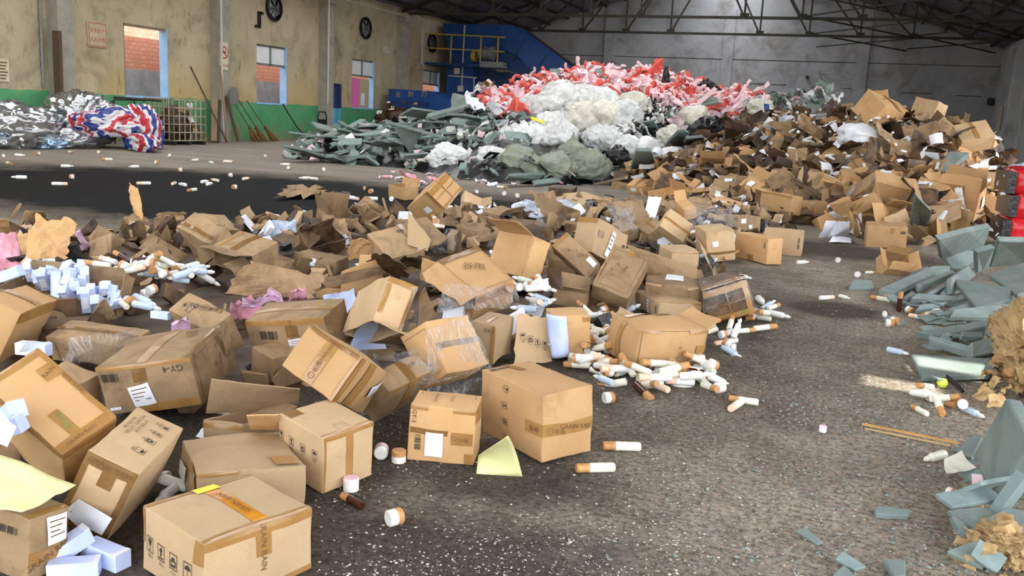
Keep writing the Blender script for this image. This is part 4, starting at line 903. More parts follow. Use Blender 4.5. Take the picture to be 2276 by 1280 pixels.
C('F28', 'carton with a split front corner between the film-wrapped and big clean cartons', 'kraft', [('x', 'X', 'GY-3', .5, .75, .018, 0), ('t', 'X', .7, -1, 1, 1), ('t', 'T', -.9, -.3, .2, -.05)], crush=.012)
C('F30', 'plain carton with a hanging white cloth at its left side', 'kraft_warm', [('t', 'Y', .55, .7, 1, 1), ('X', 'Y', 'GRAIN', -.7, 0, .018, 90), ('b', 'Y', .85, -.6, .04, .02)])
C('F31', 'small pale carton with taped corners behind the white-labelled carton', 'kraft', [('t', 'Y', -1, .7, 1, 1), ('t', 'Y', -1, -1, -.88, 1)])
C('F32', 'carton wrapped in film with a small slanted white label', 'kraft', [('w', 'Y', -.6, .0, -.2, .35), ('T', 'Y', -1, -.5, 1, -.35)], crush=.014, bulge=.014)
C('F33', 'carton with two white stickers on its dusty side', 'kraft_worn', [('w', 'Y', -.8, .2, -.35, .8), ('w', 'Y', -.1, -.5, .25, .0)], crush=.01)
C('F34', 'long carton with one flap hanging open, at the foot of the brown heap', 'kraft_warm', [('b', 'X', .5, -.4, .06, .03), ('t', 'X', -1, .8, 1, 1)], open_face='y', flaps=[('u', 170, .12), ('V', 100, .15)])
C('F35', 'long low carton in front of the open-flapped long carton', 'kraft_warm', [('t', 'Y', -.5, -1, -.3, 1), ('t', 'Y', .8, -1, 1, 1)])
C('F36', 'closed carton with a dark lower edge, alone before the brown heap', 'kraft_warm', [('t', 'Y', .15, .3, .35, 1), ('b', 'Y', .8, .5, .05, .03)])
C('F37', 'carton on end bound crosswise with shiny film, topmost of the near heap', 'kraft_warm', [('t', 'T', -1, -.06, 1, .06), ('T', 'T', -.05, -1, .05, 1), ('t', 'T', -1, -1, 1, -.7), ('t', 'T', -1, .4, 1, .9), ('w', 'X', -.1, -.1, .45, .35), ('t', 'X', -1, .8, 1, 1)])
C('F38', 'torn carton with a long upright pale flap behind the centre', 'kraft_worn', [('b', 'T', .6, .5, .05, .03), ('T', 'T', .7, -1, .95, 1)], crush=.022, open_face='x', flaps=[('V', 95, .2)])
C('F39', 'collapsed dark-stained carton left of the centre', 'kraft_wet', [], crush=.035, open_face='T', flaps=[('u', 30, .12, .3), ('v', 140, .1, .3), ('V', 60, .14, .4)])
C('F40', 'flat squashed carton with a white splash on its front', 'kraft_worn', [('p', 'X', -.3, .1, .1, .7), ('T', 'X', -.4, -1, -.2, .1)], crush=.016)
C('F41', 'taped carton with its near end gaping open, left centre', 'kraft_worn', [('T', 'T', -1, -.2, 1, .12), ('t', 'T', -1, .6, 1, .75)], open_face='X', flaps=[('V', 110, .14), ('u', 130, .1)])
C('F44', 'stained open carton lying among rags at the far left side', 'kraft_worn', [('T', 'T', -.6, -1, -.3, 1)], crush=.03)
C('F48', 'wide open tray carton full of little white boxes', 'kraft_worn', [], open_face='T', flaps=[('U', 95, .05, .2)], crush=.01, bulge=.0)
C('F49', 'carton tilted at the left edge with sunlit dusty lid', 'kraft_warm', [('t', 'T', -.2, -1, .1, 1), ('t', 'Y', -1, .6, 1, 1)], crush=.012)
C('F50', 'long crushed carton behind the big GY-4 carton', 'kraft_worn', [('T', 'T', -.1, -1, .15, 1), ('f', 'X', -.8, -.8, .9, .6)], crush=.022)
C('F51', 'gaping dark carton with a raised torn flap at the left', 'kraft_wet', [], open_face='T', flaps=[('u', 200, .08, .2)], crush=.02)
C('F52', 'small carton with a ragged star-shaped hole at the left edge', 'kraft_warm', [], crush=.02)
C('F53', 'carton with small handling marks and brown tape patches behind the GY-4 carton', 'kraft_worn', [('i', 'T', .25, .1, -.25, .3, .035, 35), ('T', 'T', -.6, .2, .2, .4), ('T', 'T', .6, -.7, .9, -.3)], crush=.012)
C('F55', 'low carton with a lifted rim behind the hanging white cloth', 'kraft_worn', [], open_face='T', flaps=[('v', 150, .06), ('V', 100, .08)])
C('F56', 'small open carton below the big tan panel', 'kraft_worn', [], open_face='T', flaps=[('u', 120, .1), ('V', 140, .1)], crush=.014)
C('F57', 'weathered carton with bent end at the rear of the heap', 'kraft_worn', [], crush=.024)
C('F58', 'orange-tan carton behind the pale edge-balanced carton', 'kraft_warm', [], open_face='y', flaps=[('V', 150, .12)])
C('F60', 'soaked carton on the edge of the foam sheets, far end', 'kraft_wet', [('t', 'Y', .5, -1, .9, .2)], crush=.02)
C('F61', 'small open carton standing alone on the dark wet floor', 'kraft_warm', [], open_face='T', flaps=[('v', 80, .1), ('U', 110, .12, .2)])
C('F63', 'crumpled carton with an upturned lid at the rear left', 'kraft_worn', [], open_face='T', flaps=[('V', 70, .16), ('u', 110, .16)], crush=.02)
C('F64', 'open carton leaning back right of the film-bound topmost carton', 'kraft', [], open_face='Y', flaps=[('V', 130, .12), ('u', 100, .1)], crush=.012)
C('F65', 'flattened carton with faded letters rm on its side', 'kraft_worn', [('X', 'T', 'rm', .0, .4, .06, 0)], crush=.03)
C('F66', 'low torn carton at the rear left edge of the heap', 'kraft_worn', [], crush=.03)
C('F68', 'dark carton wedged under the tilted taped carton', 'kraft_worn', [], crush=.015)
C('F69', 'flat carton with upright end behind the opened centre carton', 'kraft_warm', [], open_face='T', flaps=[('v', 100, .1), ('U', 120, .1)], crush=.012)
C('F70', 'battered carton half open among film at the rear centre', 'kraft_worn', [], open_face='Y', flaps=[('V', 130, .12)], crush=.022)
C('F71', 'squashed carton with ripped top behind the big tan panel', 'kraft_wet', [], crush=.028)
C('F72', 'carton with twisted lid right of the grey film fold', 'kraft_worn', [], open_face='T', flaps=[('u', 60, .14), ('V', 120, .14)], crush=.016)
C('F73', 'pale bent carton at the rear, before the brown heap', 'kraft', [], crush=.018)
C('F74', 'small carton behind the long white label carton', 'kraft_worn', [('t', 'T', -.1, -1, .1, 1)], crush=.01)
C('F75', 'leaning carton above the film at the rear right', 'kraft_warm', [], crush=.015)
C('F76', 'bent carton with a folded side at the rear, right of the centre', 'kraft_warm', [], open_face='T', flaps=[('U', 80, .14), ('v', 150, .14)], crush=.015)
C('F77', 'low grey-brown carton between labelled cartons', 'kraft_worn', [], crush=.014)
C('F78', 'carton squeezed under the big tilted sunlit carton', 'kraft_worn', [], crush=.012)
C('F79', 'dark carton at the left edge under scattered white boxes', 'kraft_worn', [], crush=.012)
C('F80', 'dented carton under the big tan inside panel', 'kraft_worn', [], crush=.02)

# loose board, paper, cloth and film on the near heap (corner points: px, py, height)
def S(name, label, cat, pts, m, seed, **k): return sheet(name, label, cat, [at(*p) for p in pts], m, seed, **k)
NS = 'loose board sheets on the near heap'
for a in (
 ('big sunlit crumpled sheet of board at the left of the heap', [(40, 600, .12), (150, 585, .15), (172, 500, .38), (80, 478, .42)], 'kraft_warm', 3, dict(crumple=.05, torn=.1, freq=6)),
 ('creased board flap under the sunlit crumpled sheet', [(20, 590, .1), (110, 610, .1), (120, 540, .22), (40, 520, .25)], 'kraft_warm', 4, dict(crumple=.04, torn=.12)),
 ('brown board flap standing at the left edge', [(-20, 540, .12), (36, 545, .12), (20, 486, .35), (-30, 484, .36)], 'kraft_warm', 5, dict(crumple=.02)),
 ('narrow rolled board strip sticking up at the far left', [(20, 484, .2), (34, 484, .2), (50, 451, .33), (44, 449, .33)], 'kraft_worn', 6, dict(crumple=.01)),
 ('grey-tan board panel behind the sunlit crumpled sheet', [(40, 500, .2), (110, 500, .15), (96, 470, .3), (52, 465, .32)], 'kraft_worn', 7, dict(crumple=.02)),
 ('tall twisted board strip standing up at the rear left', [(296, 470, .2), (326, 490, .14), (312, 414, .42), (291, 404, .46)], 'kraft_warm', 8, dict(crumple=.03, torn=.06, freq=8)),
 ('torn flap of board at the foot of the tall twisted strip', [(266, 508, .08), (350, 506, .08), (306, 466, .2), (262, 479, .2)], 'kraft_worn', 9, dict(crumple=.04, torn=.1)),
 ('long mouldy board sheet lying behind the dark sodden cartons', [(236, 520, .06), (290, 552, .04), (400, 512, .1), (380, 490, .14)], 'kraft_wet', 10, dict(crumple=.05, torn=.1)),
 ('board flap with a small black round print and burnt stain', [(312, 553, .2), (385, 590, .12), (425, 570, .14), (342, 521, .3)], 'kraft_worn', 11, dict(crumple=.02)),
 ('curled ragged board piece above the stained open carton', [(340, 490, .14), (420, 495, .12), (410, 468, .24), (345, 470, .22)], 'kraft_worn', 12, dict(crumple=.05, torn=.12)),
 ('pale little board flap standing at the rear edge', [(540, 500, .12), (575, 497, .1), (552, 458, .24), (533, 468, .24)], 'kraft', 13, dict(crumple=.01)),
 ('wide crumpled lid panel over pink plastic, left centre', [(493, 655, .22), (690, 662, .18), (725, 612, .28), (545, 571, .42)], 'kraft_worn', 14, dict(crumple=.03, torn=.06)),
 ('upright end panel beside the pink plastic', [(680, 655, .16), (722, 640, .16), (728, 606, .26), (683, 622, .26)], 'kraft_warm', 15, dict(crumple=.01)),
 ('long narrow flap behind the opened centre carton', [(725, 640, .18), (855, 605, .2), (840, 590, .26), (700, 622, .24)], 'kraft_worn', 16, dict(crumple=.015)),
 ('dark mouldy torn panel left of the stained battered carton', [(800, 585, .22), (920, 612, .2), (905, 575, .32), (830, 562, .34)], 'kraft_dark', 17, dict(crumple=.03, torn=.1)),
 ('mouldy curled panel touching the stained battered carton', [(880, 585, .2), (960, 600, .18), (968, 560, .3), (900, 553, .34)], 'kraft_wet', 18, dict(crumple=.04, torn=.1)),
 ('orange torn board piece before the long upright flap', [(765, 570, .2), (850, 570, .18), (838, 525, .34), (775, 530, .34)], 'kraft_warm', 19, dict(crumple=.05, torn=.12)),
 ('striped torn board strip near the collapsed dark carton', [(745, 500, .26), (790, 530, .22), (775, 485, .34), (742, 480, .34)], 'kraft_worn', 20, dict(crumple=.03, torn=.1)),
 ('bowed board panel printed with four handling marks', [(1140, 812, .0), (1226, 806, .0), (1226, 708, .23), (1148, 695, .25)], 'kraft', 21, dict(crumple=.004, torn=.03)),
 ('tall raised board flap behind the upright taped carton', [(457, 915, .1), (660, 905, .08), (667, 863, .2), (469, 838, .26)], 'kraft', 22, dict(crumple=.008)),
 ('triangular flap hanging left of the opened centre carton', [(755, 718, .2), (830, 700, .22), (858, 612, .48), (800, 640, .38)], 'kraft_warm', 23, dict(crumple=.012)),
 ('flap hanging at the right of the opened centre carton', [(925, 725, .16), (970, 704, .18), (942, 636, .4), (930, 650, .36)], 'kraft_worn', 24, dict(crumple=.008)),
 ('worn panel leaning at the rim of the tray of white boxes', [(250, 705, .12), (270, 700, .1), (294, 617, .3), (274, 607, .34)], 'kraft_worn', 25, dict(crumple=.012)),
 ('bent panel with a crushed edge before the tray of white boxes', [(185, 720, .16), (255, 705, .12), (226, 657, .28), (218, 662, .28)], 'kraft_worn', 26, dict(crumple=.02, torn=.05)),
 ('dirty flap over the big GY-4 carton at its right end', [(500, 830, .1), (525, 815, .1), (500, 716, .36), (490, 712, .38)], 'kraft_worn', 27, dict(crumple=.01)),
 ('brown board lying flat on the dark floor behind the heap', [(612, 445, .01), (720, 440, .01), (722, 420, .06), (635, 418, .06)], 'kraft_worn', 28, dict(crumple=.06, torn=.12)),
 ('small soaked board on the dark floor beside the flat brown board', [(728, 446, .01), (782, 440, .01), (775, 430, .03), (735, 430, .04)], 'kraft_wet', 29, dict(crumple=.03, torn=.1)),
 ('long flat lid panel behind the white-labelled carton', [(1440, 610, .2), (1552, 632, .18), (1550, 594, .28), (1392, 541, .4)], 'kraft_worn', 30, dict(crumple=.008)),
 ('folded lid flap behind the film-wrapped carton', [(1570, 560, .1), (1585, 600, .02), (1562, 556, .16), (1548, 520, .22)], 'kraft', 31, dict(crumple=.01)),
 ('dark rim flap above the small open carton', [(1215, 640, .2), (1250, 640, .2), (1246, 597, .32), (1218, 595, .33)], 'kraft_dark', 32, dict(crumple=.01)),
 ('small flap jutting left of the upright taped carton', [(556, 952, .14), (622, 952, .14), (620, 918, .23), (548, 920, .23)], 'kraft_warm', 33, dict(crumple=.004)),
 ('pale raised flap behind the torn centre carton', [(905, 545, .3), (950, 560, .26), (958, 534, .34), (907, 471, .5)], 'kraft', 34, dict(crumple=.008)),
 ('wrinkled board at the rear right of the heap', [(1480, 500, .2), (1600, 470, .2), (1560, 440, .3), (1460, 455, .3)], 'kraft_worn', 35, dict(crumple=.04, torn=.08)),
 ('curled tan panel before the foam at the far end', [(1200, 470, .12), (1310, 475, .12), (1300, 440, .22), (1195, 440, .22)], 'kraft', 36, dict(crumple=.03, torn=.05))):
    lb, pts, m, sd, kw = a; S('cardboard_sheet', lb, 'cardboard', pts, m, sd, group=NS, **kw)
def print_on(sheet_name_pts, vf, u, v, s, name, m='ink'):
    p = [at(*x) for x in sheet_name_pts]; ctr = p[0]*(1-u)*(1-v)+p[1]*u*(1-v)+p[2]*u*v+p[3]*(1-u)*v; ex = (p[1]-p[0]).normalized(); nn = ex.cross(p[3]-p[0]).normalized(); ey = nn.cross(ex)
    if nn.dot(EYE-ctr) < 0: nn = -nn
    return MB().add([ctr+(ex*a+ey*b)*s+nn*.009-PANEL.location for a, b in vf[0]], vf[1]).build(name, MT[m], PANEL)
PANEL = next(o for o in scene.objects if o.get('label', '').startswith('bowed board panel'))
for i in range(4): print_on([(1140, 812, .0), (1226, 806, .0), (1226, 708, .23), (1148, 695, .25)], mark2((3, 2, 1, 0)[i]), .2+.2*i, .56-.05*i, .034, 'handling_mark')
PANEL = next(o for o in scene.objects if o.get('label', '').startswith('board flap with a small black'))
print_on([(312, 553, .2), (385, 590, .12), (425, 570, .14), (342, 521, .3)], cat2(ring2(.36, .5, 20), rect2(-.2, -.06, .2, .06)), .15, .8, .05, 'printed_logo')
print_on([(312, 553, .2), (385, 590, .12), (425, 570, .14), (342, 521, .3)], sc2(ring2(0.01, .5, 14), 1), .62, .5, .05, 'burnt_stain')
# yellow sheets and papers
S('yellow_sheet', 'pale yellow paper curling up beside the small GY-3 carton', 'paper', [(1060, 1042, .005), (1162, 1048, .005), (1130, 956, .2), (1064, 1000, .08)], 'paper_yellow', 1, thick=.001, crumple=.004, curl=.03, smooth=True)
S('yellow_sheet', 'pale yellow sheet draped over the corner carton at the left edge', 'paper', [(-60, 1140, .2), (50, 1150, .19), (170, 1082, .2), (-30, 1010, .27)], 'paper_yellow', 2, thick=.001, crumple=.02, smooth=True)
S('white_cloth', 'white cloth sheet hanging at the left of the plain carton', 'paper', [(1222, 792, .04), (1262, 782, .06), (1256, 700, .26), (1212, 695, .27)], 'paper_blue', 3, thick=.001, crumple=.02, sag=-.02, smooth=True)
S('white_paper', 'pale blue pack of paper under the opened centre carton, upper', 'paper', [(785, 755, .16), (850, 755, .14), (835, 710, .26), (800, 712, .27)], 'paper_blue', 4, thick=.02, crumple=.008)
S('white_paper', 'pale blue pack of paper under the opened centre carton, lower', 'paper', [(775, 776, .12), (855, 772, .1), (850, 748, .16), (785, 752, .17)], 'paper_blue', 5, thick=.02, crumple=.008)
S('white_paper', 'crumpled blue-white paper behind the dusty barcode carton', 'paper', [(725, 690, .14), (790, 690, .12), (785, 638, .26), (712, 645, .28)], 'paper_blue', 6, thick=.001, crumple=.05)
S('barcode_card', 'white card with a barcode lying on the leaning marked carton', 'card', [(155, 1150, .07), (228, 1188, .04), (250, 1152, .1), (176, 1108, .13)], 'white_label', 7, thick=.002, crumple=.003)
for i, (lb, pts) in enumerate((('white paper leaf at the left edge above the corner carton', [(-20, 965, .3), (25, 990, .28), (45, 945, .34), (0, 905, .38)]), ('blue-white small sheet under the left edge carton', [(40, 780, .2), (105, 770, .2), (110, 755, .24), (55, 755, .25)]), ('white paper standing before the brown heap', [(1818, 528, .02), (1848, 524, .02), (1856, 490, .22), (1836, 490, .22)]), ('white paper leaning left of the standing white paper', [(1838, 530, .03), (1885, 528, .02), (1888, 490, .26), (1858, 492, .26)]), ('folded white box lid lying before the brown heap', [(1842, 540, .01), (1892, 541, .01), (1890, 530, .05), (1850, 527, .05)]), ('white sheet with printed lines among cartons at the rear', [(1425, 500, .2), (1450, 503, .18), (1470, 440, .42), (1440, 438, .42)]))):
    S('white_paper', lb, 'paper', pts, 'paper', 20+i, thick=.001, crumple=.012)
# films and coloured plastic
for i, (lb, pts, m, cr) in enumerate((('clear stretch film pulled tight over the carton behind the small GY-3 carton', [(945, 852, .12), (1092, 816, .14), (1040, 695, .38), (940, 735, .34)], 'film', .02),
   ('long twisted clear film trailing left from the film-covered carton', [(830, 800, .2), (960, 845, .16), (1000, 770, .34), (835, 772, .28)], 'film', .03),
   ('dark glossy film under the film-covered carton', [(935, 868, .03), (1040, 862, .04), (1085, 820, .12), (950, 840, .1)], 'film', .04),
   ('shiny pleated film fan behind the opened centre carton', [(965, 700, .2), (1150, 690, .18), (1140, 650, .26), (985, 640, .3)], 'film', .04),
   ('clear film draped over cartons at the rear right', [(1530, 520, .22), (1640, 510, .2), (1620, 470, .32), (1520, 465, .36)], 'film', .04),
   ('tangled clear film above the long-label carton', [(1370, 520, .25), (1410, 520, .22), (1400, 465, .38), (1340, 465, .42)], 'film', .05),
   ('clear film around the wet taped carton', [(1560, 690, .1), (1690, 700, .06), (1655, 615, .36), (1560, 620, .36)], 'film', .02),
   ('silvery film bundle behind the battered stained carton', [(960, 560, .2), (1010, 560, .2), (1015, 510, .34), (985, 515, .34)], 'film', .06),
   ('clear film over the long crushed carton', [(130, 815, .16), (265, 790, .14), (300, 735, .28), (150, 750, .26)], 'film', .03))):
    S('stretch_film', lb, 'plastic film', pts, m, 70+i, thick=0, crumple=cr, n=18, freq=8, smooth=True)
for i, (lb, pts, m) in enumerate((('pink plastic bag end sticking up behind the GY-4 carton', [(378, 738, .2), (432, 735, .2), (410, 690, .33), (380, 700, .32)], 'pink_bag'), ('pink wrap bundled under the wide crumpled lid panel', [(505, 690, .16), (590, 690, .16), (560, 645, .26), (515, 655, .26)], 'rose'),
   ('pink plastic sleeve lying on the wide crumpled lid panel', [(530, 663, .26), (625, 655, .26), (620, 640, .3), (535, 645, .31)], 'pink_bag'), ('pink wrap poking up between lid panels', [(638, 655, .2), (680, 652, .2), (675, 623, .3), (645, 630, .3)], 'rose'), ('rose cloth at the left edge below the brown flap', [(-20, 625, .06), (60, 620, .06), (35, 530, .26), (-10, 530, .28)], 'rose'), ('pink film edge right of the sunlit crumpled sheet', [(165, 552, .12), (184, 553, .1), (178, 510, .26), (160, 506, .28)], 'pink_bag'),
   ('pale blue film scrap at the rear left of the heap', [(575, 535, .1), (660, 535, .08), (655, 498, .2), (590, 500, .2)], 'blue_bag'), ('grey dusty film fold across the rear of the heap', [(1110, 490, .12), (1290, 490, .1), (1270, 452, .22), (1170, 450, .22)], 'blue_bag'))):
    S('plastic_wrap', lb, 'plastic wrap', pts, m, 90+i, thick=.001, crumple=.05, freq=9, n=14, smooth=True)

# ---------------------------------------------------------------- the big heaps
def plane_pts(L): return [at(*p) for p in L]
def poly_at(L, t):
    """point at 0..1 along a polyline"""
    d = [0]
    for i in range(len(L)-1): d.append(d[-1]+(L[i+1]-L[i]).length)
    x = t*d[-1]
    for i in range(len(L)-1):
        if x <= d[i+1] or i == len(L)-2:
            return L[i].lerp(L[i+1], (x-d[i])/max(1e-6, d[i+1]-d[i]))
class Heap:
    """a slope from a foot line on the floor up to a crest, falling away behind it"""
    def __init__(s, foot, crest, depth, bulge=.12, rough=.1): s.f = plane_pts(foot); s.c = plane_pts(crest); s.d = depth; s.b = bulge; s.r = rough
    def P(s, u, v):
        a, c = poly_at(s.f, u), poly_at(s.c, u)
        if v <= 1:
            p = a.lerp(c, v); p.z = c.z*(v**(.85))+s.b*math.sin(PI*v)*(.6+.8*noise.noise(Vector((u*6, v*3, 4)))); 
        else:
            p = c+(c-a).normalized()*0; k = v-1; dv = (c-a); dv.z = 0; p = c+dv.normalized()*k*s.d; p.z = c.z*(1-k)
        p.z = max(0, p.z+s.r*noise.noise(Vector((p.x*1.7, p.y*1.7, 1))))
        return p
    def body(s, name, m, nu=60, nv=26):
        mb = MB(); vs = []
        for j in range(nv+1):
            for i in range(nu+1):
                p = s.P(i/nu, 2*j/nv); p.z -= .1 if p.z > .1 else .02; vs.append(p)
        return mb.add(vs, [(j*(nu+1)+i, j*(nu+1)+i+1, (j+1)*(nu+1)+i+1, (j+1)*(nu+1)+i) for j in range(nv) for i in range(nu)]).mesh(name, m)
q = random.Random(11)
brown = Heap([(1352, 412, 0), (1480, 452, 0), (1640, 480, 0), (1800, 500, 0), (1930, 535, 0), (2075, 545, 0), (2215, 505, 0)],
             [(1590, 325, 20.5), (1690, 275, 20.5), (1790, 262, 20), (1880, 268, 19.5), (1950, 250, 19), (2050, 262, 18.5), (2140, 305, 18), (2225, 350, 17)], 5, .02, .14)
mixed = Heap([(628, 352, 0), (740, 362, 0), (905, 375, 0), (960, 392, 0), (1100, 408, 0), (1260, 412, 0), (1400, 405, 0), (1560, 385, 0)],
             [(690, 300, 20.5), (820, 275, 22), (950, 265, 23), (1075, 222, 24), (1180, 182, 25.5), (1300, 166, 26.5), (1450, 164, 27), (1560, 204, 27), (1680, 215, 27), (1860, 222, 27)], 6, .12, .15)

# what the heaps are made of underneath: countless scraps
def scraps(name, label, cat, heap, n, mats, smin, smax, pred=None, seed=1, thin=.25):
    qq = random.Random(seed); mb = MB(); ids = []
    body = heap.body(name, None) if heap else None
    if body:
        mb.v = [tuple(v.co) for v in body.vertices]; mb.f = [tuple(p.vertices) for p in body.polygons]; ids = [0]*len(mb.f); bpy.data.meshes.remove(body)
    k = 0
    while k < n:
        p = heap.P(qq.random(), qq.random()**.8*1.15)
        if pred and not pred(*pix(p)): k += .2; continue
        R = Quaternion((qq.gauss(0, 1), qq.gauss(0, 1), qq.gauss(0, 1), qq.gauss(0, 1))).normalized().to_matrix(); s = qq.uniform(smin, smax); t_ = s*qq.uniform(.02, thin)
        vs = [R @ Vector((x*s*qq.uniform(.6, 1.2), y*s*qq.uniform(.4, .9), z*t_)) + p for z in (-.5, .5) for x, y in ((-.5, -.5), (.5, -.5), (.5, .5), (-.5, .5))]
        mb.add(vs, [(3, 2, 1, 0), (4, 5, 6, 7), (0, 1, 5, 4), (1, 2, 6, 5), (2, 3, 7, 6), (3, 0, 4, 7)]); mi = qq.randrange(len(mats)); ids += [mi]*6; k += 1
    me = bpy.data.meshes.new(name); me.from_pydata(mb.v, [], mb.f)
    for m in mats: me.materials.append(MT[m])
    me.polygons.foreach_set('material_index', ids); return tag(link(name, me), label, cat, None, 'stuff')
scraps('cardboard_scraps', 'mass of crushed brown board scraps making up the tall brown heap', 'cardboard scraps', brown, 1500, ['kraft_dark', 'kraft_wet', 'kraft_wet', 'kraft_worn', 'kraft_worn', 'kraft_warm', 'kraft_warm', 'kraft_dark', 'paper'], .12, .42, seed=2)
PINK = [(1075, 222), (1150, 178), (1220, 138), (1300, 135), (1420, 140), (1450, 120), (1480, 150), (1540, 180), (1600, 185), (1670, 195), (1690, 240), (1650, 262), (1560, 262), (1480, 240), (1430, 215), (1260, 208), (1200, 238), (1130, 262), (1080, 245)]
BAGS = [(1110, 340), (1150, 265), (1200, 225), (1260, 205), (1420, 215), (1470, 240), (1560, 262), (1530, 330), (1400, 370), (1250, 390), (1080, 395)]
scraps('plastic_scraps', 'mass of grey, white and pink plastic scraps inside the mixed heap', 'plastic scraps', mixed, 1300, ['black_plastic', 'foam', 'pink_foam', 'white_plastic', 'foam', 'foam', 'foam_light'], .08, .34, seed=4)  # heap body coloured black to put shade into the gaps between scraps
near = Heap([(-60, 1000, 0), (250, 1010, 0), (600, 960, 0), (900, 880, 0), (1100, 800, 0), (1320, 760, 0), (1560, 700, 0), (1650, 570, 0), (1790, 530, 0)],
            [(-80, 520, .16), (250, 520, .14), (500, 500, .16), (700, 470, .18), (900, 470, .2), (1100, 470, .16), (1300, 450, .16), (1500, 450, .2), (1700, 440, .2)], .8, .02, .04)
scraps('cardboard_scraps', 'torn dark board and litter filling the gaps of the near heap', 'cardboard scraps', near, 900, ['kraft_dark', 'kraft_wet', 'kraft_worn', 'kraft_worn', 'kraft', 'black_plastic', 'kraft_worn', 'kraft_wet', 'paper'], .06, .24, seed=6)

# where a thing lies, told by the nearest thing one can find
MARKS = [(1950, 235, 'the crest carton'), (1700, 255, 'the soaked left crest'), (1870, 330, 'the white crumpled paper'), (1640, 340, 'the dark soaked board'), (1830, 350, 'the big bowed panel'), (1450, 395, 'the left foot of the heap'), (1720, 400, 'the middle foot'), (2110, 360, 'the leaning foam plank'), (2045, 480, 'the broken foam slab'), (2160, 300, 'the striped carton on the right shoulder'), (2150, 440, 'the spilled bottles on the right'), (1930, 430, 'the cartons at the right foot'), (1580, 300, 'the plastic heap edge'), (2060, 250, 'the rounded carton on the crest')]
def where(P, marks=MARKS):
    x, y = pix(P); b = min(marks, key=lambda m: (m[0]-x)**2+(1.6*(m[1]-y))**2); dx, dy = x-b[0], y-b[1]
    rel = ('left of' if dx < 0 else 'right of') if abs(dx) > 1.5*abs(dy) else ('above' if dy < 0 else 'below'); return rel+' '+b[2]
USED = {}
def uniq(base, P, marks=MARKS): return base+' '+where(P, marks)
def scatter(heap, n, mind, pred=None, vmax=1.02, seed=1, tries=40):
    qq = random.Random(seed); out = []
    for _ in range(n*tries):
        if len(out) >= n: break
        u, v = qq.random(), qq.random()**.75*vmax; p = heap.P(u, v); x, y = pix(p)
        if pred and not pred(x, y): continue
        md = mind*(20/max(4, (p-EYE).length))**.8
        if all((x-a)**2+(1.4*(y-b))**2 > md*md for _p, a, b in out): out.append((p, x, y))
    return out
def far_box(shape, m):
    sd = hash((shape, m)) % 97; q0 = Quaternion((1, 0, 0, 0)); d = ((.42, .32, .24), (.36, .3, .26), (.46, .3, .16), (.4, .36, .28), (.44, .34, .2), (.38, .28, .22))[shape]
    sd = shape*7+len(m)
    kw = [dict(crush=.012), dict(open_face='T', flaps=[('u', 120, .15), ('U', 150, .15), ('v', 100, .14), ('V', 60, .14)], crush=.02), dict(crush=.045, shear=.25), dict(open_face='T', flaps=[('u', 40, .16), ('V', 130, .2), ('v', 170, .18)], crush=.03, shear=.15), dict(open_face='Y', flaps=[('V', 110, .15), ('U', 160, .15)], crush=.02), dict(crush=.025, shear=.1)][shape]
    dc = [[('t', 'T', -.14, -1, .14, 1), ('w', 'Y', -.5, .1, .1, .7)], [('w', 'X', -.3, -.2, .3, .5)], [], [], [('t', 'X', -.14, -1, .14, 1)], [('w', 'T', -.6, -.5, .0, .2), ('t', 'Y', -1, .7, 1, 1)]][shape]
    return carton('cardboard_box', 'x', (0, 0, 0), q0, d, seed=sd, m=m, deco=dc, n=5, **kw)
SHN = ['closed carton with a tape stripe', 'carton with four flaps spread', 'squashed carton', 'burst carton with torn flaps', 'carton open at the side', 'dented closed carton']
TONE = {'kraft': 'pale tan', 'kraft_warm': 'orange-tan', 'kraft_worn': 'grey-brown', 'kraft_wet': 'damp brown', 'kraft_dark': 'blackish soaked'}
PRO = {}
def mesh_box(shape, m, P, R, sc, label, group):
    first = (shape, m) not in PRO
    o = far_box(shape, m) if first else copy_tree(PRO[(shape, m)])
    PRO.setdefault((shape, m), o)
    o.location = P; o.rotation_mode = 'QUATERNION'; o.rotation_quaternion = R; o.scale = (sc, sc, sc); tag(o, label, 'box', group); return o
def rrot(qq, tilt=.7):
    return Quaternion((0, 0, 1), qq.uniform(0, 2*PI)) @ Quaternion((1, 0, 0), qq.gauss(0, tilt)) @ Quaternion((0, 1, 0), qq.gauss(0, tilt))
HB = 'cartons of the tall brown heap'
BP = scatter(brown, 210, 30, seed=21)
for i, (p, x, y) in enumerate(BP):
    front = y > 400
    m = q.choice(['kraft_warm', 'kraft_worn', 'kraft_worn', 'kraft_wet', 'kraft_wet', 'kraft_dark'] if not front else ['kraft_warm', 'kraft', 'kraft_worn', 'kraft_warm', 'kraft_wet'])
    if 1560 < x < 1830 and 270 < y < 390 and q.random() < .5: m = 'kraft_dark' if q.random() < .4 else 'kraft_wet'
    sh = q.choice((0, 1, 2, 3, 4, 5, 3, 1))
    mesh_box(sh, m, p+Vector((0, 0, .02)), rrot(q, .55), q.uniform(.75, 1.1), uniq(TONE[m]+' '+SHN[sh], p), HB)
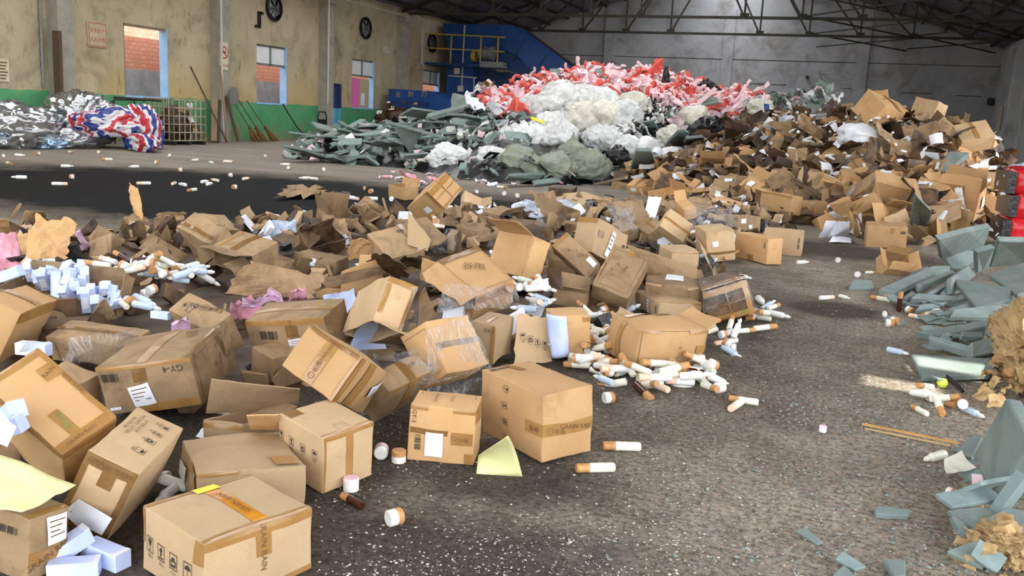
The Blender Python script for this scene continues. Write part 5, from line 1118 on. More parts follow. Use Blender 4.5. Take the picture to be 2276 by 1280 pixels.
# torn boards on the brown heap: copies of a few crumpled sheets
def proto_sheet(name, cat, m, seed, w, h, crumple, torn, thick=.004, n=6):
    o = sheet(name, 'x', cat, [(-w/2, -h/2, 0), (w/2, -h/2, 0), (w/2, h/2, .04), (-w/2, h/2, 0)], m, seed, n, crumple, torn, thick, sag=-.05 if seed % 2 else .03); o.location = (0, 0, 0); return o
SP = {}
def put_sheet(key, maker, P, R, sc, label, group):
    if key in SP: o = SP[key].copy(); COL.objects.link(o)
    else: o = SP[key] = maker()
    o.location = P; o.rotation_mode = 'QUATERNION'; o.rotation_quaternion = R; o.scale = (sc, sc, sc); o['label'] = label; o['group'] = group; return o
for i, (p, x, y) in enumerate(scatter(brown, 230, 24, seed=22)):
    m = q.choice(['kraft_warm', 'kraft_worn', 'kraft_wet', 'kraft_wet', 'kraft_worn', 'kraft_dark']); k = q.randrange(3)
    put_sheet(('board', m, k), lambda: proto_sheet('cardboard_sheet', 'cardboard', m, 100+k+len(m)*3, (.46, .36, .55)[k], (.34, .3, .22)[k], (.04, .03, .05)[k], (.05, .08, .08)[k]), p+Vector((0, 0, .08)), rrot(q, .5), q.uniform(.6, 1.05), uniq(TONE[m]+' '+('creased board', 'small torn board', 'long twisted board strip')[k], p), 'torn boards of the tall brown heap')
for i, (p, x, y) in enumerate(scatter(brown, 70, 36, seed=23)):
    k = q.randrange(3); m = ('paper', 'paper', 'white_plastic')[k]
    put_sheet(('paper', k), lambda: proto_sheet('white_paper', 'paper', m, 130+k, (.26, .16, .3)[k], (.2, .14, .08)[k], (.03, .015, .02)[k], (.05, .02, .05)[k], .002), p+Vector((0, 0, .17)), rrot(q, .6), q.uniform(.7, 1.3), uniq(('crumpled white paper', 'small white paper', 'narrow white strip')[k], p), 'white papers on the tall brown heap')
# some hand-placed cartons and boards on the brown heap
def HBX(key, sh, m, px, py, Y, euler, sc, label):
    R = Quaternion((0, 0, 1), euler[2]) @ Quaternion((1, 0, 0), euler[0]) @ Quaternion((0, 1, 0), euler[1]); return mesh_box(sh, m, at(px, py, Y), R, sc, label, HB)
HBX(0, 0, 'kraft_warm', 1965, 255, 17.6, (.5, .3, .6), 1.9, 'large tilted tan carton crowning the heap, white papers below it')
HBX(0, 5, 'kraft', 2065, 245, 18, (.2, .1, 1.2), 1.5, 'rounded pale carton on the crest right of the crowning carton')
HBX(0, 0, 'kraft', 1940, 315, 15.5, (-.6, .4, .9), 1.15, 'tan carton with white stickers right of the white crumpled paper')
HBX(0, 0, 'kraft', 2160, 305, 16, (.7, -.3, .5), 1.2, 'carton with torn white stripes on the right shoulder of the heap')
HBX(0, 3, 'kraft_warm', 1990, 470, 12.0, (.5, .2, .2), 1.4, 'burst orange-tan carton beside the broken foam slab')
HBX(0, 4, 'kraft_worn', 1950, 440, 12.6, (-.5, .6, .7), 1.3, 'carton with white torn film stripes above the carton at the foot')
HBX(0, 1, 'kraft_warm', 2130, 445, 13.2, (.2, .1, -.3), 1.5, 'wide tan carton holding spilled white bottles on the right')
HBX(0, 2, 'kraft_wet', 1980, 535, 11.2, (.1, .1, .3), 1.2, 'squashed damp carton between the closed carton and the foam')
HBX(0, 4, 'kraft_wet', 1880, 440, 13.5, (.3, .4, -.4), 1.1, 'damp open carton above the white standing papers')
HBX(0, 3, 'kraft_dark', 1640, 330, 17.5, (.5, .2, .2), 1.5, 'big blackened carton on the left flank')
HBX(0, 1, 'kraft_warm', 1985, 590, 8.6, (.9, .2, .3), .62, 'small open carton beside the foam boards on the right floor')
sheet('cardboard_sheet', 'big bowed tan panel in the middle of the brown heap', 'cardboard', [at(1800, 372, 15.2), at(1905, 378, 15.2), at(1890, 328, 15.8), at(1850, 318, 15.9)], 'kraft_warm', 140, 8, .03, .05, .006, sag=-.08, group='torn boards of the tall brown heap')
sheet('cardboard_sheet', 'broad soaked dark board on the left flank of the brown heap', 'cardboard', [at(1610, 360, 16.4), at(1690, 372, 16.2), at(1665, 312, 17.2), at(1612, 312, 17.2)], 'kraft_dark', 141, 8, .05, .05, .006, group='torn boards of the tall brown heap')
sheet('cardboard_sheet', 'large black board right of the middle of the brown heap', 'cardboard', [at(2030, 370, 15.2), at(2110, 360, 15), at(2085, 325, 15.9), at(2020, 325, 15.9)], 'kraft_dark', 142, 8, .05, .05, .006, group='torn boards of the tall brown heap')
o = link('crumpled_paper', blob_mesh('crumpled_paper', 'paper', 9, .3, .25, .2, 4, .35)); o.location = at(1903, 325, 15.4); tag(o, 'white crumpled paper ball on the slope of the brown heap', 'paper')

# pink foam, coral netting on top of the mixed heap
PM = [(1300, 150, 'the crest plank'), (1190, 195, 'the left grey board'), (1460, 150, 'the tall coral peak'), (1420, 190, 'the middle of the pink heap'), (1550, 215, 'the pale pink beam'), (1640, 220, 'the right end of the pink heap'), (1110, 235, 'the left foot of the pink heap')]
inp = lambda x, y: inpoly(x, y, PINK)
def strip_mesh(name, m, seed, L, w, t_, wav):
    qq = random.Random(seed); mb = MB(); n = 7; pts = []
    for i in range(n+1): pts.append(Vector((L*(i/n-.5), qq.uniform(-1, 1)*wav, qq.uniform(-1, 1)*wav)))
    b = 0; vs = []
    for i, p in enumerate(pts):
        a = qq.uniform(-.5, .5)+i*wav*2; k = (1-.3*qq.random()); u = Vector((0, math.cos(a), math.sin(a)))*w*k/2; v = Vector((0, -math.sin(a), math.cos(a)))*t_/2
        vs += [p-u-v, p+u-v, p+u+v, p-u+v]
    fs = [(3, 2, 1, 0), (4*n, 4*n+1, 4*n+2, 4*n+3)]
    for i in range(n):
        for j in range(4): j2 = (j+1) % 4; fs.append((4*i+j, 4*i+j2, 4*i+4+j2, 4*i+4+j))
    return mb.add(vs, fs).mesh(name, MT[m])
STR = {}
def put_mesh(key, maker, name, cat, P, R, sc, label, group):
    if key not in STR: STR[key] = maker()
    o = link(name, STR[key]); o.location = P; o.rotation_mode = 'QUATERNION'; o.rotation_quaternion = R; o.scale = sc if isinstance(sc, tuple) else (sc, sc, sc); return tag(o, label, cat, group)
for p, x, y in scatter(mixed, 260, 13, inp, seed=31, tries=200):
    k = q.randrange(5); L, w, t_ = ((.8, .12, .06), (.55, .18, .05), (1.0, .1, .07), (.4, .22, .08), (.6, .3, .04))[k]
    put_mesh(('pf', k), lambda: strip_mesh('foam_strip', 'pink_foam', 200+k, L, w, t_, .05), 'foam_strip', 'foam strip', p+Vector((0, 0, .12)), rrot(q, .6), q.uniform(.7, 1.25), uniq(('pale pink foam strip', 'short pink foam strip', 'long pink foam beam', 'broad pink foam chunk', 'thin pink foam sheet')[k], p, PM), 'pink foam pieces')
for p, x, y in scatter(mixed, 120, 20, inp, seed=32, tries=200):
    k = q.randrange(4); L, w, t_ = ((.9, .22, .02), (.8, .14, .05), (1.2, .1, .07), (.5, .3, .03))[k]
    put_mesh(('rn', k), lambda: strip_mesh('netting_piece', 'red_net', 220+k, L, w, t_, .09), 'netting_piece', 'netting', p+Vector((0, 0, .12)), rrot(q, .35), q.uniform(.7, 1.2), uniq(('coral red netting flap', 'coral red netting band', 'twisted coral red netting rope', 'broad coral red netting piece')[k], p, PM), 'coral red netting pieces')
a, b = at(1452, 165, 25.5), at(1468, 128, 25.5)
sheet('netting_piece', 'coral red peak of netting standing highest on the heap', 'netting', [a+Vector((-.2, 0, 0)), a+Vector((.25, 0, 0)), b+Vector((.12, 0, 0)), b+Vector((-.1, 0, 0))], 'red_net', 5, 8, .08, .08, .01, group='coral red netting pieces')
sheet('plastic_bag_scrap', 'black bag corner standing beside the coral peak', 'plastic', [at(1470, 188, 25.3), at(1492, 186, 25.3), at(1486, 148, 25.4), at(1478, 150, 25.4)], 'black_plastic', 6, 6, .08, .06, .01)
sheet('plastic_bag_scrap', 'big black plastic flap at the right of the pink heap', 'plastic', [at(1548, 190, 26), at(1612, 205, 26), at(1590, 185, 26), at(1572, 172, 26)], 'black_plastic', 7, 6, .1, .06, .01)
sheet('foam_strip', 'pale pink beam lying diagonally at the right', 'foam strip', [at(1528, 245, 24.5), at(1538, 250, 24.5), at(1595, 198, 24.5), at(1588, 193, 24.5)], 'pink_foam', 8, 5, .02, 0, .1, group='pink foam pieces')
# bags
def bag(px, py, r, Y, m, label, seed, flat=.75, neck=0.0, asp=1.15, cat='plastic bag', crease=.24):
    r *= .98; py += r*.1; rr = r*Y*1.03/FPX; o = link('plastic_bag' if m != 'sage_sack' else 'woven_sack', blob_mesh('bag', m, seed, rr*asp*1.12, rr, rr*.95, 5 if r > 30 else 4, crease, flat, 1.7, neck))
    c = at(px, py, Y); o.location = c-Vector((0, 0, rr*flat)); o.rotation_euler = (0, 0, seed*1.3); return tag(o, label, cat, 'bags of the mixed heap')
for i, (x, y, r, Y, m, lb) in enumerate(((1002, 352, 40, 16.8, 'clear_bag', 'large clear bag at the left foot of the bag pile'), (945, 358, 27, 17.2, 'milky_bag', 'small cloudy bag left of the large clear one'), (1096, 378, 30, 16.2, 'black_plastic', 'round black bag at the foot, before the sage sacks'),
  (1155, 356, 42, 16.8, 'sage_sack', 'tall sage sack on the left of the sacks'), (1192, 372, 30, 16.4, 'sage_sack', 'small sage sack in front of the tall one'), (1243, 366, 36, 16.5, 'sage_sack', 'round sage sack in the middle'), (1272, 338, 36, 17.2, 'sage_sack', 'sage sack with knotted neck lying on top of the others'), (1308, 364, 40, 16.8, 'sage_sack', 'broad sage sack on the right of the sacks'),
  (1040, 326, 26, 18.2, 'black_plastic', 'black bag above the large clear bag'), (1072, 312, 24, 18.8, 'black_plastic', 'shiny black bag behind and right of the other'), (1019, 259, 24, 21, 'black_plastic', 'black bag under the long grey board'), (1375, 343, 22, 17.5, 'black_plastic', 'small black bag right of the sage sacks'),
  (1170, 308, 48, 18.5, 'clear_bag', 'wide white bag above the tall sage sack'), (1246, 306, 48, 18.6, 'clear_bag', 'white bag resting behind the knotted sage sack'), (1204, 252, 54, 20.8, 'clear_bag', 'big clear bag on the left of the upper bags'), (1258, 232, 58, 21.6, 'clear_bag', 'big clear bag near the top of the bag pile'), (1318, 236, 54, 21.8, 'clear_bag', 'big clear bag at the top right of the bag pile'),
  (1322, 270, 58, 20.6, 'milky_bag', 'yellowish clear bag in the middle of the bag pile'), (1382, 262, 48, 21, 'clear_bag', 'clear bag right of the yellowish one'), (1340, 306, 36, 18.8, 'clear_bag', 'smooth white bag behind the broad sage sack'), (1226, 282, 42, 19.6, 'clear_bag', 'creased white bag with yellow tape below the upper bags'), (1275, 276, 46, 19.8, 'milky_bag', 'cloudy bag in the centre of the pile'), (1412, 230, 30, 22, 'milky_bag', 'small greenish bag under the pink foam'),
  (1103, 323, 34, 18.2, 'clear_bag', 'white crumpled bag right of the black bags'), (1097, 352, 34, 17, 'clear_bag', 'flat white bag above the round black one'), (1358, 312, 28, 18.6, 'clear_bag', 'small white bag left of the black strips'), (1390, 324, 30, 18.4, 'clear_bag', 'white bag under the black strips'), (1124, 290, 24, 19.4, 'sage_sack', 'olive bag left of the wide white bag'),
  (1150, 255, 30, 21, 'clear_bag', 'pinkish clear bag by the left grey board'), (1440, 330, 30, 18.4, 'clear_bag', 'white bag at the right foot of the bag pile'), (1490, 300, 28, 19.5, 'milky_bag', 'cloudy bag at the right of the black strips'), (1545, 255, 26, 22.5, 'milky_bag', 'yellowish bag at the right under the pink beam'), (1690, 240, 26, 22.5, 'milky_bag', 'yellowish bag with blue print at the right end'), (1575, 280, 30, 20.5, 'black_plastic', 'black bag bundle left of the brown heap'), (1495, 345, 26, 18.2, 'clear_bag', 'white bag by the blue-grey boards'))):
    bag(x, y, r, Y, m, lb, 300+i, neck=.5 if 'knotted' in lb else 0, crease=.24 if m == 'sage_sack' else .36)
sheet('plastic_bag_scrap', 'blue printed plastic on the yellowish bag at the right end', 'plastic', [at(1698, 250, 21.9), at(1712, 250, 21.9), at(1710, 232, 22), at(1698, 230, 22)], 'blue_paint', 9, 4, .04, .05, .01)
sheet('plastic_bag_scrap', 'bright yellow tape on the creased white bag', 'plastic', [at(1180, 265, 18.6), at(1212, 276, 18.6), at(1212, 270, 18.6), at(1182, 258, 18.6)], 'yellow_tape', 10, 4, .03, .05, .01)
BLK = [(1358, 322), (1400, 285), (1420, 245), (1470, 250), (1480, 300), (1440, 320)]
for p, x, y in scatter(mixed, 60, 9, lambda x, y: inpoly(x, y, BLK), seed=33, tries=500):
    k = q.randrange(3); m = q.choice(('black_plastic', 'black_plastic', 'white_plastic'))
    put_mesh(('bs', m, k), lambda: strip_mesh('plastic_strip', m, 240+k, (.5, .35, .2)[k], (.08, .14, .1)[k], .03, .06), 'plastic_strip', 'plastic strip', p+Vector((0, 0, .22)), rrot(q, .8), q.uniform(.7, 1.2), ('long', 'short', 'stubby')[k]+(' black' if m[0] == 'b' else ' white')+' plastic strip in the black patch right of the bags', 'strips in the black patch')
for p, x, y in scatter(mixed, 120, 14, lambda x, y: not inp(x, y) and x > 1040 and not (1150 < x < 1420 and 205 < y < 370), seed=34, tries=60):
    k = q.randrange(3); m = q.choice(('paper', 'foam', 'clear_bag', 'black_plastic', 'pink_foam', 'foam_light'))
    nm = {'paper': 'white paper', 'foam': 'grey foam', 'clear_bag': 'cloudy film', 'black_plastic': 'black plastic', 'pink_foam': 'pale pink foam', 'foam_light': 'blue-grey foam'}[m]
    put_sheet(('ms', m, k), lambda: proto_sheet('plastic_scrap', 'scrap', m, 150+k, (.3, .5, .4)[k], (.24, .2, .4)[k], (.06, .05, .1)[k], .1, .006), p+Vector((0, 0, .12)), rrot(q, .7), q.uniform(.6, 1.2), uniq(nm+' scrap', p, PM+[(1250, 300, 'the white bags'), (1430, 290, 'the black patch'), (1500, 330, 'the blue-grey boards'), (1750, 215, 'the grey heap end'), (1050, 300, 'the black bags'), (1000, 385, 'the litter strip at the foot')]), 'scraps on the mixed heap')
# grey foam boards: hand-placed ones first
for i, (lb, pts, th, m) in enumerate((
 ('large upright grey board leaning at the left of the mixed heap', [(925, 355, .15), (975, 335, .2), (922, 276, 17.6), (880, 282, 17.6)], .06, 'foam'),
 ('folded grey board high behind the left boards', [(1000, 243, 21.5), (1080, 240, 21.5), (1086, 224, 21.8), (1004, 205, 21.8)], .06, 'foam'),
 ('long dark board edge sloping from the black bag to the floor boards', [(945, 262, 19.8), (1042, 236, 20.5), (1036, 230, 20.8), (950, 252, 20.2)], .1, 'foam'),
 ('long board sliding down under the dark board edge', [(1010, 325, .35), (1022, 318, .45), (965, 265, 19.6), (950, 262, 19.6)], .06, 'foam'),
 ('pale blue-grey board on the black bags', [(1052, 292, 18.8), (1092, 292, 18.8), (1080, 262, 19.4), (1050, 258, 19.4)], .05, 'foam_light'),
 ('wide flat grey board at the far left of the floor boards', [(700, 326, .12), (748, 338, .1), (800, 308, .3), (775, 300, .34)], .05, 'foam_light'),
 ('stack-top grey board at the far left by the trolley', [(735, 305, .3), (775, 303, .3), (772, 288, .5), (748, 290, .5)], .05, 'foam_light'),
 ('long grey board lying lowest on the floor at the left', [(708, 351, .04), (812, 357, .04), (806, 350, .06), (715, 344, .06)], .05, 'foam_light'),
 ('grey board on the floor boards behind the large upright one', [(790, 318, .3), (870, 318, .3), (900, 290, .5), (820, 285, .55)], .05, 'foam'),
 ('square grey board high on the pink heap', [(1222, 172, 25), (1246, 172, 25), (1244, 152, 25.2), (1222, 152, 25.2)], .08, 'foam_light'),
 ('wide grey board at the crest of the pink heap', [(1285, 178, 25), (1345, 172, 25), (1338, 150, 25.6), (1300, 158, 25.6)], .06, 'foam'),
 ('grey board under the pink heap on the left', [(1115, 262, 21.5), (1165, 262, 21.5), (1150, 235, 22), (1112, 238, 22)], .06, 'foam'),
 ('grey board right of the coral peak', [(1548, 235, 24.4), (1600, 228, 24.4), (1592, 215, 24.8), (1555, 212, 24.8)], .06, 'foam'),
 ('grey-blue board leaning before the brown heap, lowest', [(1398, 385, .2), (1460, 370, .35), (1448, 335, .75), (1415, 335, .75)], .06, 'foam_light'),
 ('long bent grey-blue board left of the brown heap', [(1462, 345, .5), (1490, 345, .45), (1535, 295, 17.8), (1510, 292, 17.9)], .06, 'foam_light'),
 ('wide grey-blue board beside the long bent one', [(1510, 340, .5), (1570, 330, .5), (1565, 305, 17.5), (1525, 308, 17.5)], .06, 'foam_light'),
 ('dark grey board at the right end of the mixed heap', [(1695, 225, 23.5), (1755, 230, 23.5), (1740, 210, 24), (1700, 208, 24)], .08, 'foam'),
 ('flat grey board on the floor before the sage sacks', [(1120, 402, .08), (1195, 402, .08), (1210, 388, .2), (1130, 392, .2)], .05, 'foam_light'),
 ('curved grey board on the floor right of the sage sack board', [(1190, 410, .05), (1255, 403, .05), (1240, 393, .12), (1185, 400, .12)], .05, 'foam_light'),
 ('thin leaning grey foam plank on the right of the brown heap', [(2060, 392, 14), (2072, 396, 14), (2112, 345, 14.4), (2105, 343, 14.4)], .08, 'foam_light'),
 ('broken grey foam plank next to the thin leaning one', [(2075, 392, 13.8), (2090, 390, 13.8), (2155, 338, 14.4), (2110, 335, 14.4)], .08, 'foam'),
 ('broken upright grey foam slab before the brown heap', [(2020, 520, .04), (2062, 518, .04), (2072, 470, .42), (2035, 432, .62)], .05, 'foam'),
 ('small blue-grey foam board beside the leaning planks', [(2100, 420, 13.4), (2128, 412, 13.4), (2120, 398, 13.8), (2098, 400, 13.8)], .06, 'foam_light'))):
    slab('foam_board', lb, plane_pts(pts), th, m, 400+i, .05, 'foam boards of the heaps')
FOAML = [(640, 350), (700, 318), (760, 292), (900, 282), (980, 250), (1080, 222), (1120, 260), (1060, 300), (960, 330), (930, 372), (800, 362)]
FM = [(900, 315, 'the large upright grey board'), (740, 300, 'the trolley'), (720, 345, 'the lowest floor board'), (820, 300, 'the middle of the floor boards'), (1000, 290, 'the black bags'), (1190, 400, 'the sage sacks'), (1450, 350, 'the leaning blue-grey board'), (1750, 220, 'the grey heap end')]
def slab_proto(k, m):
    w, l, t_ = ((1.1, .6, .05), (.8, .3, .05), (.6, .5, .04), (1.4, .25, .06), (.4, .3, .05))[k]
    o = slab('foam_board', 'x', [(-w/2, -l/2, 0), (w/2, -l/2, 0), (w/2, l/2, 0), (-w/2, l/2, 0)], t_, m, 450+k, .12); o.location = (0, 0, 0); return o
SN = ['broad', 'narrow', 'squarish', 'long', 'small broken']
def put_slab(p, k, m, R, sc, marks, group):
    key = ('slab', k, m); lb = uniq(SN[k]+(' grey' if m == 'foam' else ' blue-grey')+' foam board', p, marks)
    if key in SP: o = copy_tree(SP[key])
    else: o = SP[key] = slab_proto(k, m)
    o.location = p; o.rotation_mode = 'QUATERNION'; o.rotation_quaternion = R; o.scale = (sc, sc, sc); o['label'] = lb; o['group'] = group
for p, x, y in scatter(mixed, 85, 17, lambda x, y: inpoly(x, y, FOAML), seed=35, tries=200):
    put_slab(p+Vector((0, 0, .08)), q.choice((0, 1, 2, 3, 3, 1, 4)), q.choice(('foam', 'foam_light')), rrot(q, .22), q.uniform(.6, 1.1), FM, 'foam boards of the heaps')
for p, x, y in scatter(mixed, 45, 20, lambda x, y: (x > 1640 or (1400 < x < 1600 and y > 300) or (1080 < x < 1260 and y > 385)) and not inp(x, y), seed=36, tries=200):
    put_slab(p+Vector((0, 0, .1)), q.choice((1, 2, 4, 4)), q.choice(('foam', 'foam_light')), rrot(q, .4), q.uniform(.5, .9), FM, 'foam boards of the heaps')
for i in range(40):
    p = at(q.uniform(640, 740), q.uniform(335, 356), 0); put_slab(p+Vector((0, 0, .04)), q.choice((1, 4, 4)), q.choice(('foam', 'foam_light')), rrot(q, .1), q.uniform(.3, .7), FM, 'foam boards of the heaps')
# far right end of the mixed heap: white and grey scraps against the wall
for i in range(40):
    x, y = q.uniform(1690, 1860), q.uniform(205, 235); k = q.randrange(3); m = q.choice(('paper', 'clear_bag', 'foam', 'pink_foam'))
    put_sheet(('ms', m, k), lambda: proto_sheet('plastic_scrap', 'scrap', m, 150+k, (.3, .5, .4)[k], (.24, .2, .4)[k], (.06, .05, .1)[k], .1, .006), at(x, y+6, 23.5), rrot(q, .7), q.uniform(.6, 1.2), uniq({'paper': 'white paper scrap', 'clear_bag': 'cloudy film scrap', 'foam': 'grey foam scrap', 'pink_foam': 'pale pink foam scrap'}[m]+' behind the brown heap', at(x, y+6, 23.5), FM), 'scraps on the mixed heap')

# ---------------------------------------------------------------- right side: foam boards, bales, kraft paper
for i, (lb, pts, th) in enumerate((
 ('big upright broken grey board at the top of the right foam pile', [(2090, 580, .1), (2185, 558, .12), (2206, 501, .42), (2083, 532, .4)], .05),
 ('grey board below the big upright broken one', [(2115, 596, .04), (2171, 596, .04), (2188, 556, .16), (2090, 558, .18)], .05),
 ('smooth grey panel at the right edge under the red bale', [(2199, 595, .1), (2295, 590, .12), (2290, 538, .4), (2220, 536, .4)], .05),
 ('standing grey board edge left of the smooth right panel', [(2173, 608, .05), (2199, 595, .1), (2213, 550, .34), (2171, 561, .28)], .05),
 ('long grey board pointing left at the end of the foam pile', [(1950, 642, .05), (1985, 649, .05), (2117, 589, .14), (2076, 589, .14)], .05),
 ('narrow grey stick of foam on the long pointing board', [(2034, 631, .1), (2037, 638, .1), (2122, 605, .15), (2118, 598, .15)], .05),
 ('short grey block below the narrow stick', [(2009, 659, .06), (2013, 665, .06), (2036, 651, .07), (2027, 645, .07)], .05),
 ('grey bar under the short blocks, wider end right', [(2023, 663, .07), (2150, 671, .06), (2153, 659, .1), (2037, 651, .1)], .05),
 ('small grey stick right of the short block', [(2060, 649, .1), (2067, 655, .09), (2108, 634, .12), (2101, 629, .12)], .05),
 ('stubby grey stick right of the small stick', [(2089, 652, .1), (2104, 658, .09), (2117, 631, .13), (2110, 628, .13)], .05),
 ('big triangular grey board in the middle of the right pile', [(2115, 617, .18), (2168, 684, .1), (2252, 666, .14), (2248, 638, .2)], .04),
 ('large grey board at the right edge above the triangular one', [(2197, 610, .2), (2262, 656, .18), (2295, 640, .22), (2280, 580, .3)], .04),
 ('dark grey board left above the triangular one', [(2115, 655, .1), (2171, 612, .14), (2153, 589, .22), (2115, 617, .2)], .04),
 ('thin pale grey board below the bar', [(2037, 690, .05), (2090, 682, .06), (2108, 670, .09), (2045, 676, .08)], .04),
 ('grey wedge of foam below the triangular board', [(2094, 693, .05), (2100, 698, .05), (2160, 680, .09), (2153, 670, .1)], .05),
 ('wide pale grey board with dirt along its edge', [(2111, 704, .08), (2242, 705, .08), (2248, 673, .14), (2118, 686, .12)], .04),
 ('long broken grey board with white scuffs', [(2030, 737, .04), (2094, 746, .04), (2196, 724, .1), (2192, 710, .12)], .05),
 ('small clean grey brick of foam on the broken board', [(2136, 735, .12), (2189, 736, .12), (2189, 749, .1), (2136, 746, .1)], .04),
 ('narrow dark grey bar pointing down to the right', [(2062, 742, .08), (2064, 751, .07), (2162, 782, .06), (2164, 770, .08)], .05),
 ('square grey board right of the narrow dark bar', [(2159, 760, .12), (2161, 793, .06), (2224, 782, .08), (2234, 742, .14)], .05),
 ('grey chunk beside the clean brick', [(2189, 737, .1), (2199, 747, .1), (2227, 733, .13), (2224, 719, .15)], .05),
 ('flat sunlit grey board on the floor by the green ball', [(2025, 786, .05), (2045, 838, .03), (2204, 833, .04), (2222, 797, .07)], .03),
 ('thick tall grey slab leaning at the right edge', [(2159, 1014, .03), (2204, 1097, .02), (2292, 985, .25), (2236, 880, .34)], .05),
 ('grey foam bar leaning at the lower right corner', [(2187, 1144, .02), (2208, 1154, .02), (2282, 1058, .16), (2260, 1040, .17)], .04),
 ('dark grey offcut tucked under the thick tall slab', [(2118, 1002, .01), (2159, 1018, .01), (2183, 968, .08), (2171, 962, .08)], .02),
 ('broken pale grey bar lying on the dirt, lower right', [(1944, 1121, .03), (1944, 1142, .02), (2021, 1146, .02), (2025, 1130, .03)], .02),
 ('grey broken plate at the bottom right', [(2102, 1223, .03), (2187, 1262, .02), (2197, 1212, .05), (2167, 1198, .06)], .02),
 ('grey triangular plate at the bottom edge', [(1960, 1239, .03), (1990, 1282, .02), (2015, 1280, .02), (2013, 1243, .03)], .02),
 ('pale grey offcut at the bottom edge, left of the triangular plate', [(1854, 1242, .02), (1900, 1268, .01), (1927, 1258, .02), (1872, 1222, .04)], .015),
 ('rounded grey offcut cut by the bottom edge', [(1848, 1278, .02), (1890, 1300, .01), (1910, 1284, .02), (1876, 1252, .03)], .015),
 ('whitish foam sliver in the gravel', [(1769, 1178, .015), (1817, 1208, .01), (1830, 1203, .01), (1789, 1170, .02)], .01),
 ('grey foam plate behind the long pointing board', [(2000, 640, .03), (2070, 600, .06), (2060, 590, .1), (1990, 625, .06)], .04),
 ('small grey foam lump left of the pile', [(1885, 640, .02), (1945, 640, .02), (1938, 622, .06), (1895, 620, .06)], .04))):
    slab('foam_board', lb, plane_pts(pts), th, 'foam_light' if i % 5 == 3 else 'foam', 500+i, .05, 'foam boards on the right floor')
RM = [(2100, 640, 'the triangular board'), (2180, 720, 'the clean foam brick'), (2110, 820, 'the sunlit board'), (2000, 690, 'the brown bottle'), (2220, 1000, 'the thick tall slab'), (2000, 945, 'the bamboo sticks'), (1980, 1130, 'the broken pale bar'), (1700, 740, 'the wet taped carton'), (1650, 890, 'the crossed bottles')]
for i in range(80):
    x, y = q.choice(((q.gauss(2110, 70), q.gauss(690, 50)), (q.uniform(1960, 2250), q.uniform(620, 780)), (q.gauss(2140, 60), q.gauss(1080, 90))))
    if x < 1930 or x > 2285 or (x < 2170 and 840 < y < 1110): continue
    p = at(x, y, .03 if x < 2050 else .05); put_slab(p, q.choice((1, 4, 4, 2)), q.choice(('foam', 'foam', 'foam', 'foam_light')), rrot(q, .3), q.uniform(.12, .34), RM, 'foam boards on the right floor')
# red wrapped bales at the right edge
for k, (z0, z1, sh) in enumerate(((0.05, .38, 0), (.36, .66, .03), (.62, .92, -.02))):
    p = at(2230, 530, 11.6); r = tag(empty('red_bale', (p.x+sh, 11.4, z0)), ('lowest', 'middle', 'top')[k]+' red plastic wrapped bale of the stack at the right edge', 'bale', 'red bales at the right edge')
    bx = Carton((1.0, .9, z1-z0), 600+k, .03, .04, crush=.03, r=.06); o = bx.shell(n=10).build('wrap', MT['red_wrap'], r, True); o.location = (.5, .45, (z1-z0)/2)
    MB().box(-.06, .03, -.02, .9, .02, z1-z0-.04).build('torn_edge', MT['black_plastic'], r)
sheet('plastic_scrap', 'whitish film on top of the red bales', 'scrap', [at(2225, 400, 11.6), at(2300, 395, 11.6), at(2300, 372, 12.2), at(2240, 376, 12.2)], 'blue_bag', 61, 8, .06, .08, .004)
for i in range(7):
    x, y = q.uniform(2208, 2228), q.uniform(370, 540); put_sheet(('ms', 'paper', 1), lambda: proto_sheet('plastic_scrap', 'scrap', 'paper', 151, .5, .2, .05, .1, .006), at(x, y, 11.6), rrot(q, .9), q.uniform(.12, .25), 'white scrap hanging at the dark left side of the red bales', 'scraps beside the red bales')
# kraft paper bale at the right edge
o = link('kraft_paper_bale', blob_mesh('kraft_paper_bale', 'kraft_paper', 83, .15, .7, .2, 6, .6, .8, 3.4)); o.location = at(2262, 850, 0)+Vector((.06, .15, 0)); tag(o, 'bale of crumpled kraft paper along the right edge', 'bale')
o = link('kraft_paper_bale', blob_mesh('kraft_paper_bale', 'kraft_paper', 84, .11, .16, .04, 6, .65, .8, 3.6)); o.location = at(2235, 1225, 0)+Vector((.02, .0, 0)); tag(o, 'crumpled kraft paper at the lower right corner', 'paper')
for i in range(44):
    lo = i > 26; x, y = (q.uniform(2160, 2270), q.uniform(1170, 1270)) if lo else (q.uniform(2205, 2275), q.uniform(660, 880)); k = q.randrange(2)
    put_sheet(('kp', k), lambda: proto_sheet('kraft_paper_scrap', 'paper', 'kraft_paper', 160+k, .2, .14, .06, .12, .002, 10), at(x, y, .03 if lo else q.uniform(.05, .16)), rrot(q, .9), q.uniform(.25, .5), ('wide' if k else 'narrow')+' torn kraft paper curl '+('at the lower right corner' if lo else 'on the kraft paper bale at the right edge'), 'kraft paper curls')
for i, (x, y) in enumerate(((2215, 800), (2228, 790), (2250, 770), (2240, 830))):
    o = MB().lathe([(.024, 0), (.024, .05), (.02, .055)], 14, Quaternion((1, 0, 0), 1.2).to_matrix()).build('brown_jar', MT['wood_cap']); o.location = at(x, y, .1); tag(o, ('upper left', 'upper middle', 'upper right', 'lower')[i]+' brown jar stuck in the kraft paper bale', 'jar', 'jars in the kraft paper bale')

